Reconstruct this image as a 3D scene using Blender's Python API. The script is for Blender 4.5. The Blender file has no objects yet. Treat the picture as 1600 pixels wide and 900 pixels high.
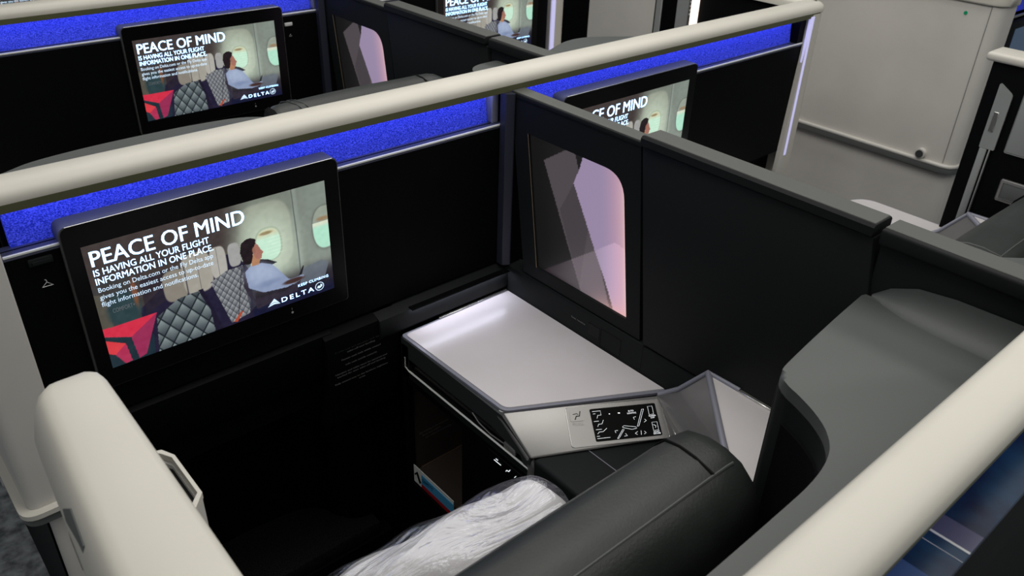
import bpy, bmesh, math, random
import numpy as np
from mathutils import Vector, Matrix

random.seed(4)
sc = bpy.context.scene
col = sc.collection

# ------------------------------------------------------------------ camera
cam_d = bpy.data.cameras.new('camera'); cam = bpy.data.objects.new('camera', cam_d); col.objects.link(cam)
cam_d.sensor_width = 36.0
cam_d.lens = 1290.0 / 1600.0 * 36.0
cam_d.clip_start = 0.02
M = Matrix(((0.7551838324301297, 0.319313456262081, -0.5724825725610398),
            (-0.6548122197504742, 0.4078456358632244, -0.6363040893886971),
            (0.030304060810370237, 0.8553951449226767, 0.5170887834222622))).to_4x4()
M = M.transposed() if False else M
cam.matrix_world = Matrix.Translation((0, 0, 1.65)) @ M
cam_d.dof.use_dof = True
cam_d.dof.focus_distance = 1.35
cam_d.dof.aperture_fstop = 10.0
sc.camera = cam
sc.view_settings.view_transform = 'Standard'
sc.view_settings.look = 'None'
sc.view_settings.gamma = 1.0
sc.view_settings.exposure = 0.0
sc.view_settings.use_curve_mapping = False

# ------------------------------------------------------------------ world and cabin lights
w = bpy.data.worlds.new('cabin_air'); sc.world = w; w.use_nodes = True
w.node_tree.nodes['Background'].inputs[0].default_value = (0.85, 0.92, 1.0, 1)
w.node_tree.nodes['Background'].inputs[1].default_value = 0.10

def area(name, loc, size, power, colr, target=None, spread=None):
    l = bpy.data.lights.new(name, 'AREA'); l.shape = 'RECTANGLE'
    l.size, l.size_y = size; l.energy = power; l.color = colr
    if spread: l.spread = spread
    o = bpy.data.objects.new(name, l); col.objects.link(o); o.location = loc
    if target is not None:
        o.rotation_euler = (Vector(target) - Vector(loc)).to_track_quat('-Z', 'Y').to_euler()
    return o
area('ceiling_light', (1.1, 1.0, 2.38), (1.5, 4.6), 38, (1.0, 0.97, 0.91), (1.1, 1.0, 0))
area('ceiling_light', (-0.45, 0.8, 2.36), (0.35, 5.0), 15, (1.0, 0.97, 0.92), (-0.3, 0.8, 0))
area('ceiling_light', (2.5, 0.9, 2.36), (0.35, 5.0), 19, (1.0, 0.97, 0.92), (2.5, 0.9, 0))

# ------------------------------------------------------------------ materials
def mat(name, base, rough=0.5, metal=0.0, spec=0.5, noise=None, bump=None, emit=None, estr=0.0, coat=0.0):
    m = bpy.data.materials.new(name); m.use_nodes = True
    nt = m.node_tree; b = nt.nodes['Principled BSDF']
    b.inputs['Base Color'].default_value = (*base, 1)
    b.inputs['Roughness'].default_value = rough
    b.inputs['Metallic'].default_value = metal
    b.inputs['Specular IOR Level'].default_value = spec
    b.inputs['Coat Weight'].default_value = coat
    tc = nt.nodes.new('ShaderNodeTexCoord')
    if noise:                                   # (scale, second colour)
        n = nt.nodes.new('ShaderNodeTexNoise'); n.inputs['Scale'].default_value = noise[0]
        n.inputs['Detail'].default_value = 4
        r = nt.nodes.new('ShaderNodeValToRGB'); r.color_ramp.elements[0].position = 0.35; r.color_ramp.elements[1].position = 0.65
        r.color_ramp.elements[0].color = (*base, 1); r.color_ramp.elements[1].color = (*noise[1], 1)
        nt.links.new(tc.outputs['Object'], n.inputs['Vector']); nt.links.new(n.outputs['Fac'], r.inputs['Fac'])
        nt.links.new(r.outputs['Color'], b.inputs['Base Color'])
    if bump:                                    # (scale, strength)
        n = nt.nodes.new('ShaderNodeTexNoise'); n.inputs['Scale'].default_value = bump[0]; n.inputs['Detail'].default_value = 3
        bp = nt.nodes.new('ShaderNodeBump'); bp.inputs['Strength'].default_value = bump[1]; bp.inputs['Distance'].default_value = 0.002
        nt.links.new(tc.outputs['Object'], n.inputs['Vector']); nt.links.new(n.outputs['Fac'], bp.inputs['Height'])
        nt.links.new(bp.outputs['Normal'], b.inputs['Normal'])
    if emit:
        b.inputs['Emission Color'].default_value = (*emit, 1); b.inputs['Emission Strength'].default_value = estr
    return m

CREAM = mat('cream_shell', (0.585, 0.565, 0.505), 0.42, noise=(6, (0.56, 0.54, 0.48)), bump=(900, 0.03))
WALLCREAM = mat('warm_grey_shell', (0.60, 0.58, 0.54), 0.4, noise=(5, (0.55, 0.535, 0.50)), bump=(600, 0.03))
OLIVE = mat('olive_shaded_lip', (0.10, 0.105, 0.05), 0.5)
BLACK = mat('black_plastic', (0.0020, 0.0023, 0.0025), 0.55, spec=0.06, bump=(500, 0.05))
GLOSSBLACK = mat('gloss_black', (0.003, 0.003, 0.0035), 0.25, spec=0.2)
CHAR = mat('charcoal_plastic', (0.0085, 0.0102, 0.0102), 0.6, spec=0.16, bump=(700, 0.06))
CHARTOP = mat('pale_charcoal', (0.075, 0.079, 0.073), 0.45, spec=0.4, bump=(700, 0.05))  # paler charcoal; on the divider caps it imitates light from above
SHELF = mat('grey_shell', (0.070, 0.077, 0.074), 0.5, spec=0.45, noise=(4, (0.064, 0.071, 0.069)), bump=(800, 0.05))
LEDGE = mat('ledge_metal', (0.10, 0.11, 0.16), 0.3, metal=0.4, spec=0.5)
SILVER = mat('brushed_silver', (0.30, 0.293, 0.285), 0.38, metal=0.55, spec=0.5, bump=(400, 0.03))
SILVER2 = mat('silver_edge', (0.62, 0.62, 0.60), 0.25, metal=0.85)
GREYTRIM = mat('grey_blue_trim', (0.24, 0.245, 0.29), 0.4, metal=0.2)
TABLE = mat('pearl_laminate', (0.66, 0.63, 0.635), 0.26, spec=0.6, noise=(3, (0.58, 0.555, 0.555)))
LEATHER = mat('black_leather', (0.026, 0.0305, 0.029), 0.42, spec=0.35, noise=(7, (0.016, 0.019, 0.018)), bump=(260, 0.18))
STITCH = mat('leather_seam', (0.004, 0.004, 0.004), 0.6, spec=0.1)
PIPING = mat('leather_piping', (0.05, 0.055, 0.053), 0.45)
FABRIC = mat('seat_fabric', (0.006, 0.006, 0.007), 0.9, spec=0.05, bump=(700, 0.3))
CARPET = mat('cabin_carpet', (0.16, 0.175, 0.185), 0.95, spec=0.1, noise=(30, (0.50, 0.53, 0.55)), bump=(60, 1.0))
DARKCARPET = mat('footwell_carpet', (0.004, 0.004, 0.0045), 0.95, spec=0.05, noise=(260, (0.012, 0.012, 0.013)), bump=(300, 0.6))
BROWN = mat('cubby_lining', (0.060, 0.047, 0.040), 0.5, spec=0.2)
WHITEINK = mat('white_print', (0.55, 0.56, 0.56), 0.6)
DIMINK = mat('faded_print', (0.30, 0.31, 0.30), 0.6)
GREENDOT = mat('green_light', (0.0, 0.30, 0.13), 0.3)
RUBBER = mat('dark_rubber', (0.03, 0.034, 0.033), 0.6)
GREYPLATE = mat('grey_plate', (0.26, 0.275, 0.27), 0.4, spec=0.5)
BUMPER = mat('grey_bumper', (0.095, 0.103, 0.10), 0.45)
WHITEGLOW = mat('lit_icon', (0.8, 0.8, 0.8), 0.5, emit=(0.9, 0.95, 1.0), estr=0.9)
BLUEGLOW = mat('blue_led', (0.3, 0.3, 1.0), 0.5, emit=(0.42, 0.46, 1.0), estr=7.0)
LAVGLOW = mat('lavender_led', (0.6, 0.6, 0.9), 0.5, emit=(0.58, 0.56, 0.92), estr=0.5)
WARMGLOW = mat('warm_led', (1, 0.7, 0.5), 0.5, emit=(1.0, 0.83, 0.74), estr=1.6)
CARDWHITE = mat('card_white', (0.72, 0.74, 0.70), 0.4)
CARDBLUE = mat('card_blue', (0.06, 0.33, 0.60), 0.4)
CARDRED = mat('card_red', (0.35, 0.01, 0.02), 0.4)
TEXTGLOW = mat('screen_text', (0.7, 0.85, 1.0), 0.5, emit=(0.56, 0.76, 0.97), estr=1.0)

def fabric_blue():
    m = bpy.data.materials.new('blue_lit_fabric'); m.use_nodes = True; nt = m.node_tree
    b = nt.nodes['Principled BSDF']; b.inputs['Roughness'].default_value = 0.9; b.inputs['Specular IOR Level'].default_value = 0.1
    tc = nt.nodes.new('ShaderNodeTexCoord'); mp = nt.nodes.new('ShaderNodeMapping')
    mp.inputs['Scale'].default_value = (420, 420, 520)
    n = nt.nodes.new('ShaderNodeTexNoise'); n.inputs['Scale'].default_value = 1.0; n.inputs['Detail'].default_value = 2
    r = nt.nodes.new('ShaderNodeValToRGB'); r.color_ramp.elements[0].position = 0.38; r.color_ramp.elements[1].position = 0.66
    r.color_ramp.elements[0].color = (0.012, 0.024, 0.36, 1); r.color_ramp.elements[1].color = (0.075, 0.10, 0.80, 1)
    nt.links.new(tc.outputs['Object'], mp.inputs['Vector']); nt.links.new(mp.outputs['Vector'], n.inputs['Vector'])
    nt.links.new(n.outputs['Fac'], r.inputs['Fac']); nt.links.new(r.outputs['Color'], b.inputs['Base Color'])
    # emission paints the glow of the under-rail LED into the fabric
    nt.links.new(r.outputs['Color'], b.inputs['Emission Color']); b.inputs['Emission Strength'].default_value = 0.34
    return m
BLUEFAB = fabric_blue()

def vcol_emit(name, strength, gloss=0.0):
    m = bpy.data.materials.new(name); m.use_nodes = True; nt = m.node_tree
    b = nt.nodes['Principled BSDF']; b.inputs['Base Color'].default_value = (0.004, 0.004, 0.004, 1)
    b.inputs['Roughness'].default_value = 0.3; b.inputs['Specular IOR Level'].default_value = gloss
    a = nt.nodes.new('ShaderNodeAttribute'); a.attribute_name = 'picture'
    nt.links.new(a.outputs['Color'], b.inputs['Emission Color']); b.inputs['Emission Strength'].default_value = strength
    return m
SCREENMAT = vcol_emit('lit_display', 1.0, 0.1)
MOODMAT = vcol_emit('mood_glow', 1.0, 0.25)

def plastic_film():
    m = bpy.data.materials.new('clear_plastic_film'); m.use_nodes = True; nt = m.node_tree
    for n in list(nt.nodes): nt.nodes.remove(n)
    out = nt.nodes.new('ShaderNodeOutputMaterial'); mx = nt.nodes.new('ShaderNodeMixShader')
    tr = nt.nodes.new('ShaderNodeBsdfTransparent'); tr.inputs[0].default_value = (0.93, 0.94, 0.96, 1)
    gl = nt.nodes.new('ShaderNodeBsdfGlossy'); gl.inputs['Roughness'].default_value = 0.16; gl.inputs[0].default_value = (0.9, 0.92, 1, 1)
    lw = nt.nodes.new('ShaderNodeLayerWeight'); lw.inputs[0].default_value = 0.35
    ma = nt.nodes.new('ShaderNodeMath'); ma.operation = 'MULTIPLY_ADD'; ma.inputs[1].default_value = 0.42; ma.inputs[2].default_value = 0.06
    tc = nt.nodes.new('ShaderNodeTexCoord'); mp = nt.nodes.new('ShaderNodeMapping'); mp.inputs['Scale'].default_value = (5, 17, 17)
    n = nt.nodes.new('ShaderNodeTexNoise'); n.inputs['Scale'].default_value = 1.0; n.inputs['Detail'].default_value = 5; n.inputs['Distortion'].default_value = 1.4
    bp = nt.nodes.new('ShaderNodeBump'); bp.inputs['Strength'].default_value = 0.8; bp.inputs['Distance'].default_value = 0.02
    L = nt.links
    L.new(tc.outputs['Object'], mp.inputs['Vector']); L.new(mp.outputs['Vector'], n.inputs['Vector']); L.new(n.outputs['Fac'], bp.inputs['Height'])
    L.new(bp.outputs['Normal'], gl.inputs['Normal']); L.new(bp.outputs['Normal'], lw.inputs['Normal'])
    L.new(lw.outputs['Facing'], ma.inputs[0]); L.new(ma.outputs[0], mx.inputs[0])
    L.new(tr.outputs[0], mx.inputs[1]); L.new(gl.outputs[0], mx.inputs[2]); L.new(mx.outputs[0], out.inputs[0])
    return m
FILM = plastic_film()
LINEN = mat('pale_quilt', (0.56, 0.54, 0.53), 0.8, spec=0.1, bump=(18, 0.35))

# ------------------------------------------------------------------ geometry helpers
class Frame:
    """local suite coordinates -> cabin coordinates (optionally mirrored left-right)"""
    def __init__(s, x0=0.0, y0=0.0, width=None, z0=0.0): s.x0, s.y0, s.w, s.z0 = x0, y0, width, z0
    def __call__(s, v):
        x = v[0] if s.w is None else s.w - v[0]
        return Vector((s.x0 + x, s.y0 + v[1], s.z0 + v[2]))
ID = Frame()

def box(bm, x0, x1, y0, y1, z0, z1, r=0.0, seg=3):
    t = bmesh.new()
    vs = [t.verts.new((x, y, z)) for x in (x0, x1) for y in (y0, y1) for z in (z0, z1)]
    for f in ((0,1,3,2),(4,6,7,5),(0,4,5,1),(2,3,7,6),(0,2,6,4),(1,5,7,3)): t.faces.new([vs[i] for i in f])
    if r > 0: bmesh.ops.bevel(t, geom=t.edges[:], offset=r, segments=seg, profile=0.5, affect='EDGES')
    join(bm, t); return bm
def join(bm, t):
    me = bpy.data.meshes.new('tmp'); t.to_mesh(me); t.free(); bm.from_mesh(me); bpy.data.meshes.remove(me)
def round_poly(pts, rad, n=6):
    """pts 2d, rad: number or list; returns polygon with rounded corners"""
    out = []; N = len(pts)
    for i, p in enumerate(pts):
        r = rad[i] if isinstance(rad, (list, tuple)) else rad
        p = Vector(p); a = Vector(pts[i-1]); b = Vector(pts[(i+1) % N])
        if r <= 0: out.append(tuple(p)); continue
        da = (a-p).normalized(); db = (b-p).normalized(); ang = da.angle(db)
        d = min(r / math.tan(ang/2), (a-p).length*0.49, (b-p).length*0.49)
        s = p + da*d; e = p + db*d
        for k in range(n+1):
            t = k/n; out.append(tuple((1-t)**2*s + 2*t*(1-t)*p + t*t*e))
    return out
AX = {'X': lambda a, p: (a, p[0], p[1]), 'Y': lambda a, p: (p[0], a, p[1]), 'Z': lambda a, p: (p[0], p[1], a)}
def prism(bm, pts, axis, a0, a1, bev=0.0, seg=2):
    t = bmesh.new(); f = AX[axis]
    A = [t.verts.new(f(a0, p)) for p in pts]; B = [t.verts.new(f(a1, p)) for p in pts]; n = len(pts)
    t.faces.new(A[::-1]); t.faces.new(B)
    for i in range(n): t.faces.new((A[i], A[(i+1) % n], B[(i+1) % n], B[i]))
    if bev > 0:
        es = [e for fc in t.faces[:] if len(fc.verts) == n and n != 4 or False for e in fc.edges]
        if n == 4: es = t.edges[:]
        bmesh.ops.bevel(t, geom=list(set(es)), offset=bev, segments=seg, profile=0.5, affect='EDGES')
    join(bm, t); return bm
def ring(bm, pts_o, pts_i, axis, a0, a1):
    """frame: outer loop and inner loop with equal vertex counts, extruded"""
    f = AX[axis]; n = len(pts_o)
    O0 = [bm.verts.new(f(a0, p)) for p in pts_o]; I0 = [bm.verts.new(f(a0, p)) for p in pts_i]
    O1 = [bm.verts.new(f(a1, p)) for p in pts_o]; I1 = [bm.verts.new(f(a1, p)) for p in pts_i]
    for i in range(n):
        j = (i+1) % n
        bm.faces.new((O0[i], O0[j], I0[j], I0[i])); bm.faces.new((O1[i], I1[i], I1[j], O1[j]))
        bm.faces.new((O0[i], O1[i], O1[j], O0[j])); bm.faces.new((I0[i], I0[j], I1[j], I1[i]))
    return bm
def tube(bm, pts, r, n=8, closed=False):
    P = [Vector(p) for p in pts]; N = len(P); rings = []
    for i, p in enumerate(P):
        a = P[i-1] if (i > 0 or closed) else p; b = P[(i+1) % N] if (i < N-1 or closed) else p
        d = (b-a).normalized(); u = d.cross(Vector((0.13, 0.21, 0.97))).normalized(); v = d.cross(u)
        rings.append([bm.verts.new(p + r*(math.cos(2*math.pi*k/n)*u + math.sin(2*math.pi*k/n)*v)) for k in range(n)])
    for i in range(N if closed else N-1):
        R0, R1 = rings[i], rings[(i+1) % N]
        for k in range(n): bm.faces.new((R0[k], R0[(k+1) % n], R1[(k+1) % n], R1[k]))
    if not closed: bm.faces.new(rings[0][::-1]); bm.faces.new(rings[-1])
    return bm
def loft(bm, rings, closed=True, caps=True):
    R = [[bm.verts.new(p) for p in r] for r in rings]; n = len(rings[0])
    for a, b in zip(R[:-1], R[1:]):
        for k in range(n if closed else n-1): bm.faces.new((a[k], a[(k+1) % n], b[(k+1) % n], b[k]))
    if caps: bm.faces.new(R[0][::-1]); bm.faces.new(R[-1])
    return bm
def cyl(bm, c, axis, r, h, n=24):
    pts = [(r*math.cos(2*math.pi*k/n), r*math.sin(2*math.pi*k/n)) for k in range(n)]
    d = {'X': (1, 2), 'Y': (0, 2), 'Z': (0, 1)}[axis]; i = {'X': 0, 'Y': 1, 'Z': 2}[axis]
    return prism(bm, [(p[0]+c[d[0]], p[1]+c[d[1]]) for p in pts], axis, c[i], c[i]+h)

def set_tags(o, label=None, cat=None, group=None, kind=None):
    if label: o['label'] = label
    if cat: o['category'] = cat
    if group: o['group'] = group
    if kind: o['kind'] = kind
def thing(name, label, cat, loc, group=None):
    o = bpy.data.objects.new(name, None); o.empty_display_size = 0.05; col.objects.link(o); o.location = loc
    set_tags(o, label, cat, group); return o
def wloc(o):
    v = Vector(o.location)
    while o.parent: o = o.parent; v = v + Vector(o.location)
    return v
def part(name, bm, m, parent=None, F=ID, smooth=40, label=None):
    bmesh.ops.remove_doubles(bm, verts=bm.verts[:], dist=1e-6)
    off = wloc(parent) if parent is not None else Vector((0, 0, 0))
    for v in bm.verts: v.co = F(v.co) - off
    bmesh.ops.recalc_face_normals(bm, faces=bm.faces[:])
    me = bpy.data.meshes.new(name); bm.to_mesh(me); bm.free()
    me.materials.append(m)
    if smooth:
        me.polygons.foreach_set('use_smooth', [True]*len(me.polygons))
        me.set_sharp_from_angle(angle=math.radians(smooth))
    o = bpy.data.objects.new(name, me); col.objects.link(o); o.parent = parent
    if label: o['label'] = label
    return o
def B(): return bmesh.new()

# lettering ----------------------------------------------------------
def text_raw(s, bold=0.0, space=1.0):
    c = bpy.data.curves.new('lettering', 'FONT'); c.body = s; c.size = 1.0; c.offset = bold; c.resolution_u = 3; c.space_character = space
    o = bpy.data.objects.new('lettering', c); col.objects.link(o)
    dg = bpy.context.evaluated_depsgraph_get(); me = bpy.data.meshes.new_from_object(o.evaluated_get(dg))
    V = [tuple(v.co) for v in me.vertices]; P = [tuple(p.vertices) for p in me.polygons]
    bpy.data.objects.remove(o); bpy.data.curves.remove(c); bpy.data.meshes.remove(me)
    return V, P
CAPH = max(v[1] for v in text_raw('H')[0])
def text_into(bm, s, place, x0, y0, width=None, cap=0.01, bold=0.0, space=1.0, centre=False):
    """letters laid out in 2d units (x right, y up) then sent through place(x, y) -> 3d"""
    V, P = text_raw(s, 0.0, space)
    ax = min(v[0] for v in V); bx = max(v[0] for v in V)
    sy = cap / CAPH; sx = (width / (bx-ax)) if width else sy
    off = -0.5*(bx-ax)*sx if centre else 0
    for sh in ((-bold, -bold/3, bold/3, bold) if bold > 0 else (0,)):
        vs = [bm.verts.new(place(x0 + off + (v[0]-ax+sh)*sx, y0 + v[1]*sy)) for v in V]
        for p in P:
            try: bm.faces.new([vs[i] for i in p])
            except ValueError: pass

# painted pictures on grids of vertices ------------------------------------
def s2l(c): c = np.asarray(c, float)/255.0; return np.where(c <= 0.04045, c/12.92, ((c+0.055)/1.055)**2.4)
def poly_mask(U, V, pts):
    inside = np.zeros(U.shape, bool); n = len(pts)
    for i in range(n):
        x1, y1 = pts[i]; x2, y2 = pts[(i+1) % n]
        if y1 == y2: continue
        c = ((y1 > V) != (y2 > V)) & (U < (x2-x1)*(V-y1)/(y2-y1) + x1); inside ^= c
    return inside.astype(float)
def smooth_noise(nx, ny, seed, gx, gy):
    r = np.random.RandomState(seed).rand(gy+1, gx+1)
    x = np.linspace(0, gx-1e-6, nx); y = np.linspace(0, gy-1e-6, ny); xi = x.astype(int); yi = y.astype(int)
    fx = (x-xi); fy = (y-yi)[:, None]; fx = fx*fx*(3-2*fx); fy = fy*fy*(3-2*fy)
    a = r[yi][:, xi]; b = r[yi][:, xi+1]; c = r[yi+1][:, xi]; d = r[yi+1][:, xi+1]
    return (a*(1-fx)+b*fx)*(1-fy) + (c*(1-fx)+d*fx)*fy
def grid_mesh(name, nx, ny, place, rgb, material):
    """rgb: (ny, nx, 3) linear"""
    us = np.linspace(0, 1, nx); vs = np.linspace(0, 1, ny)
    co = np.array([place(u, v) for v in vs for u in us], float)
    me = bpy.data.meshes.new(name)
    idx = (np.arange(ny-1)[:, None]*nx + np.arange(nx-1)[None]).ravel()
    quads = np.stack([idx, idx+1, idx+nx+1, idx+nx], 1)
    me.vertices.add(nx*ny); me.vertices.foreach_set('co', co.ravel())
    me.loops.add(quads.size); me.loops.foreach_set('vertex_index', quads.ravel().astype(np.int32))
    me.polygons.add(len(quads)); me.polygons.foreach_set('loop_start', np.arange(0, quads.size, 4, dtype=np.int32))
    me.update(calc_edges=True)
    a = me.attributes.new('picture', 'FLOAT_COLOR', 'POINT')
    a.data.foreach_set('color', np.concatenate([rgb.reshape(-1, 3), np.ones((nx*ny, 1))], 1).ravel().astype(np.float32))
    me.materials.append(material); return me

def paint_advert(nx=416, ny=234):
    u = np.linspace(0, 1, nx)[None].repeat(ny, 0); v = np.linspace(0, 1, ny)[:, None].repeat(nx, 1)
    U = (u - 0.5)*16/9; Vv = v - 0.5
    img = np.zeros((ny, nx, 3))
    def blend(mask, c):
        nonlocal img
        img = img*(1-mask[..., None]) + np.asarray(c, float)*mask[..., None]
    def sm(x, a, b): t = np.clip((x-a)/(b-a), 0, 1); return t*t*(3-2*t)
    def ell(cx, cy, rx, ry, soft=0.08):
        d = np.sqrt(((u-cx)/rx)**2 + ((v-cy)/ry)**2); return 1 - sm(d, 1-soft, 1+soft)
    def sup(cx, cy, rx, ry, p=3.5, soft=0.05):
        d = (np.abs((u-cx)/rx)**p + np.abs((v-cy)/ry)**p)**(1/p); return 1 - sm(d, 1-soft, 1+soft)
    # cabin wall, dark at the left and pale towards the windows
    blend(np.ones_like(u), (66, 58, 56))
    blend(sm(u, 0.50, 0.66), (116, 122, 112))
    blend(sm(u, 0.74, 0.98)*0.6, (138, 150, 142))
    blend(sm(0.9-v, -0.1, 0.9)*sm(u, 0.6, 0.75)*0.5, (150, 158, 148))
    # window surround
    blend(sup(0.70, 0.66, 0.125, 0.30)*0.55*sm(u, 0.56, 0.66), (172, 176, 158))
    blend(sup(0.70, 0.64, 0.112, 0.27)*0.5*sm(u, 0.56, 0.66), (150, 156, 140))
    blend(ell(0.70, 0.55, 0.13, 0.30, 0.7)*0.75, (205, 222, 200))
    blend(sup(0.712, 0.60, 0.062, 0.15, 2.6), (168, 182, 160))
    blend(sup(0.712, 0.595, 0.055, 0.137, 2.6), (196, 232, 208))
    blend(sup(0.712, 0.595, 0.055, 0.137, 2.6)*sm(v, 0.64, 0.70), (206, 208, 176))
    blend(ell(0.705, 0.70, 0.028, 0.014, 0.4), (150, 135, 100))
    for k in range(6): blend(ell(0.735, 0.50+0.03*k, 0.035, 0.006, 0.6)*0.4, (225, 245, 225))
    # panel seam and second window
    blend(1-sm(np.abs(u-0.840-0.004*np.sin(v*3)), 0.0015, 0.0035), (72, 78, 74))
    blend((1-sm(np.abs(u-0.85), 0.004, 0.02))*0.25, (170, 182, 176))
    blend(sup(0.985, 0.60, 0.078, 0.215, 2.4), (128, 136, 128))
    blend(sup(0.985, 0.60, 0.068, 0.20, 2.4), (104, 112, 104))
    blend(sup(0.985, 0.60, 0.062, 0.19, 2.4), (150, 158, 146))
    blend(sup(0.985, 0.60, 0.062, 0.19, 2.4)*(v < 0.655), (176, 226, 202))
    blend(sup(0.985, 0.60, 0.062, 0.19, 2.4)*(v < 0.655)*sm(v, 0.60, 0.64), (214, 222, 200))
    blend(ell(0.975, 0.68, 0.03, 0.018, 0.5)*0.8, (150, 118, 84))
    # right lower darkness, legs and magazine
    blend(sm(0.30-v, -0.06, 0.14)*sm(u, 0.55, 0.62), (42, 38, 46))
    blend(sm(0.12-v, -0.03, 0.09)*sm(u, 0.44, 0.60), (24, 26, 52))
    blend(poly_mask(u, v, [(0.80, 0.17), (0.86, 0.29), (0.95, 0.31), (0.985, 0.27), (0.96, 0.15), (0.85, 0.13)])*0.85, (104, 112, 122))
    blend(poly_mask(u, v, [(0.82, 0.20), (0.855, 0.31), (0.862, 0.31), (0.84, 0.205)]), (34, 34, 38))
    # rows of seats: dark blue bodies, pale headrests
    blend(poly_mask(u, v, [(0.15, 0.0), (0.15, 0.40), (0.33, 0.62), (0.56, 0.62), (0.62, 0.40), (0.60, 0.0)]), (34, 30, 52))
    blend(sup(0.075, 0.52, 0.085, 0.20, 3.2), (62, 60, 60))
    blend(poly_mask(u, v, [(0.0, 0.0), (0.0, 0.62), (0.035, 0.60), (0.05, 0.0)])*0.6, (96, 92, 78))
    blend(ell(0.095, 0.44, 0.062, 0.15, 0.25), (44, 64, 68))
    blend(ell(0.145, 0.55, 0.01, 0.11, 0.5)*0.7, (150, 86, 54))
    blend(poly_mask(u, v, [(0.17, 0.34), (0.17, 0.62), (0.27, 0.66), (0.27, 0.42)])*0.7, (40, 34, 44))
    blend(sup(0.30, 0.50, 0.048, 0.13), (134, 128, 118))
    blend(sup(0.395, 0.545, 0.062, 0.17), (160, 156, 146))
    blend(sm(np.abs(u-0.345), 0.004, 0.0)*(v > 0.38)*(v < 0.66), (50, 46, 56))
    blend(sm(np.abs(u-0.40), 0.0025, 0.0)*(v > 0.38)*(v < 0.70), (96, 92, 92))
    blend(sup(0.487, 0.575, 0.034, 0.135), (172, 170, 162))
    blend(sm(np.abs(u-0.484), 0.002, 0.0)*(v > 0.45)*(v < 0.7), (104, 102, 104))
    blend(sup(0.557, 0.60, 0.026, 0.10), (158, 158, 156))
    # quilted seat backs
    def quilt(poly, freq, a, c0, c1):
        m = poly_mask(u, v, poly)
        p = (U*math.cos(a) + Vv*math.sin(a))*freq; q = (U*math.cos(a) - Vv*math.sin(a)*1.0)*freq
        d = np.minimum(np.abs(np.sin(np.pi*p)), np.abs(np.sin(np.pi*q)))
        sh = np.clip(0.5 + 0.55*((p % 1) - (q % 1)), 0, 1)
        t = (sm(d, 0.03, 0.30)*(0.25+0.75*sh))[..., None]
        nonlocal img
        c = np.asarray(c0, float)*(1-t) + np.asarray(c1, float)*t
        img = img*(1-m[..., None]) + c*m[..., None]
    quilt([(0.185, 0.0), (0.205, 0.29), (0.30, 0.385), (0.385, 0.395), (0.42, 0.20), (0.425, 0.0)], 11, 0.62, (22, 28, 34), (138, 150, 152))
    blend(poly_mask(u, v, [(0.385, 0.40), (0.405, 0.40), (0.46, 0.0), (0.425, 0.0), (0.42, 0.2)]), (30, 26, 44))
    quilt([(0.44, 0.43), (0.51, 0.485), (0.585, 0.49), (0.60, 0.20), (0.585, 0.05), (0.50, 0.02)], 25, 0.62, (52, 54, 62), (168, 172, 174))
    blend(poly_mask(u, v, [(0.575, 0.49), (0.62, 0.48), (0.62, 0.10), (0.59, 0.06)])*0.7, (58, 58, 70))
    blend(sm(np.abs(u-(0.515+0.11*v)-0.012), 0.003, 0.0)*(v < 0.46)*(v > 0.03), (30, 30, 38))
    blend(poly_mask(u, v, [(0.51, 0.02), (0.548, 0.095), (0.556, 0.085), (0.525, 0.01)]), (170, 72, 48))
    # traveller looking out of the window
    blend(poly_mask(u, v, [(0.592, 0.44), (0.575, 0.30), (0.60, 0.16), (0.76, 0.14), (0.84, 0.19), (0.82, 0.10), (0.62, 0.06)])*0.9, (50, 44, 56))
    blend(poly_mask(u, v, [(0.655, 0.50), (0.70, 0.47), (0.74, 0.42), (0.705, 0.41), (0.66, 0.44)]), (30, 28, 34))
    blend(poly_mask(u, v, round_poly([(0.590, 0.42), (0.625, 0.47), (0.672, 0.455), (0.715, 0.415), (0.748, 0.33), (0.785, 0.225), (0.86, 0.235), (0.85, 0.19), (0.77, 0.165), (0.66, 0.19), (0.598, 0.27)], 0.03)), (138, 152, 182))
    blend(ell(0.65, 0.38, 0.05, 0.09, 0.7)*0.6, (178, 190, 214))
    blend(ell(0.71, 0.33, 0.03, 0.08, 0.7)*0.5, (168, 182, 206))
    blend(ell(0.69, 0.26, 0.05, 0.025, 0.7)*0.5, (112, 126, 160))
    blend(ell(0.805, 0.205, 0.05, 0.022, 0.3), (66, 46, 44))
    blend(poly_mask(u, v, [(0.622, 0.55), (0.625, 0.455), (0.655, 0.45), (0.668, 0.50), (0.665, 0.56)]), (176, 128, 96))
    blend(poly_mask(u, v, round_poly([(0.640, 0.67), (0.663, 0.625), (0.674, 0.575), (0.685, 0.548), (0.676, 0.53), (0.672, 0.495), (0.648, 0.505), (0.63, 0.60)], 0.008)), (164, 112, 98))
    blend(poly_mask(u, v, round_poly([(0.592, 0.49), (0.582, 0.60), (0.592, 0.675), (0.625, 0.705), (0.656, 0.68), (0.655, 0.645), (0.640, 0.60), (0.634, 0.53), (0.622, 0.47)], 0.02)), (34, 26, 30))
    blend(ell(0.643, 0.585, 0.007, 0.028, 0.3), (150, 104, 88))
    # red folded emblem
    R1, R2 = (206, 48, 72), (150, 46, 84)
    blend(poly_mask(u, v, [(0, 0), (0, 0.30), (0.05, 0.29), (0.18, 0.16), (0.17, 0.0)])*0.9, (28, 46, 56))
    blend(poly_mask(u, v, [(0.0, 0.335), (0.209, 0.333), (0.094, 0.203), (0.0, 0.272)]), R1)
    blend(poly_mask(u, v, [(0.209, 0.333), (0.094, 0.203), (0.106, 0.006), (0.136, 0.02)]), R2)
    blend(poly_mask(u, v, [(0.0, 0.238), (0.069, 0.165), (0.022, 0.100), (0.0, 0.125)]), (214, 62, 70))
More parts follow.
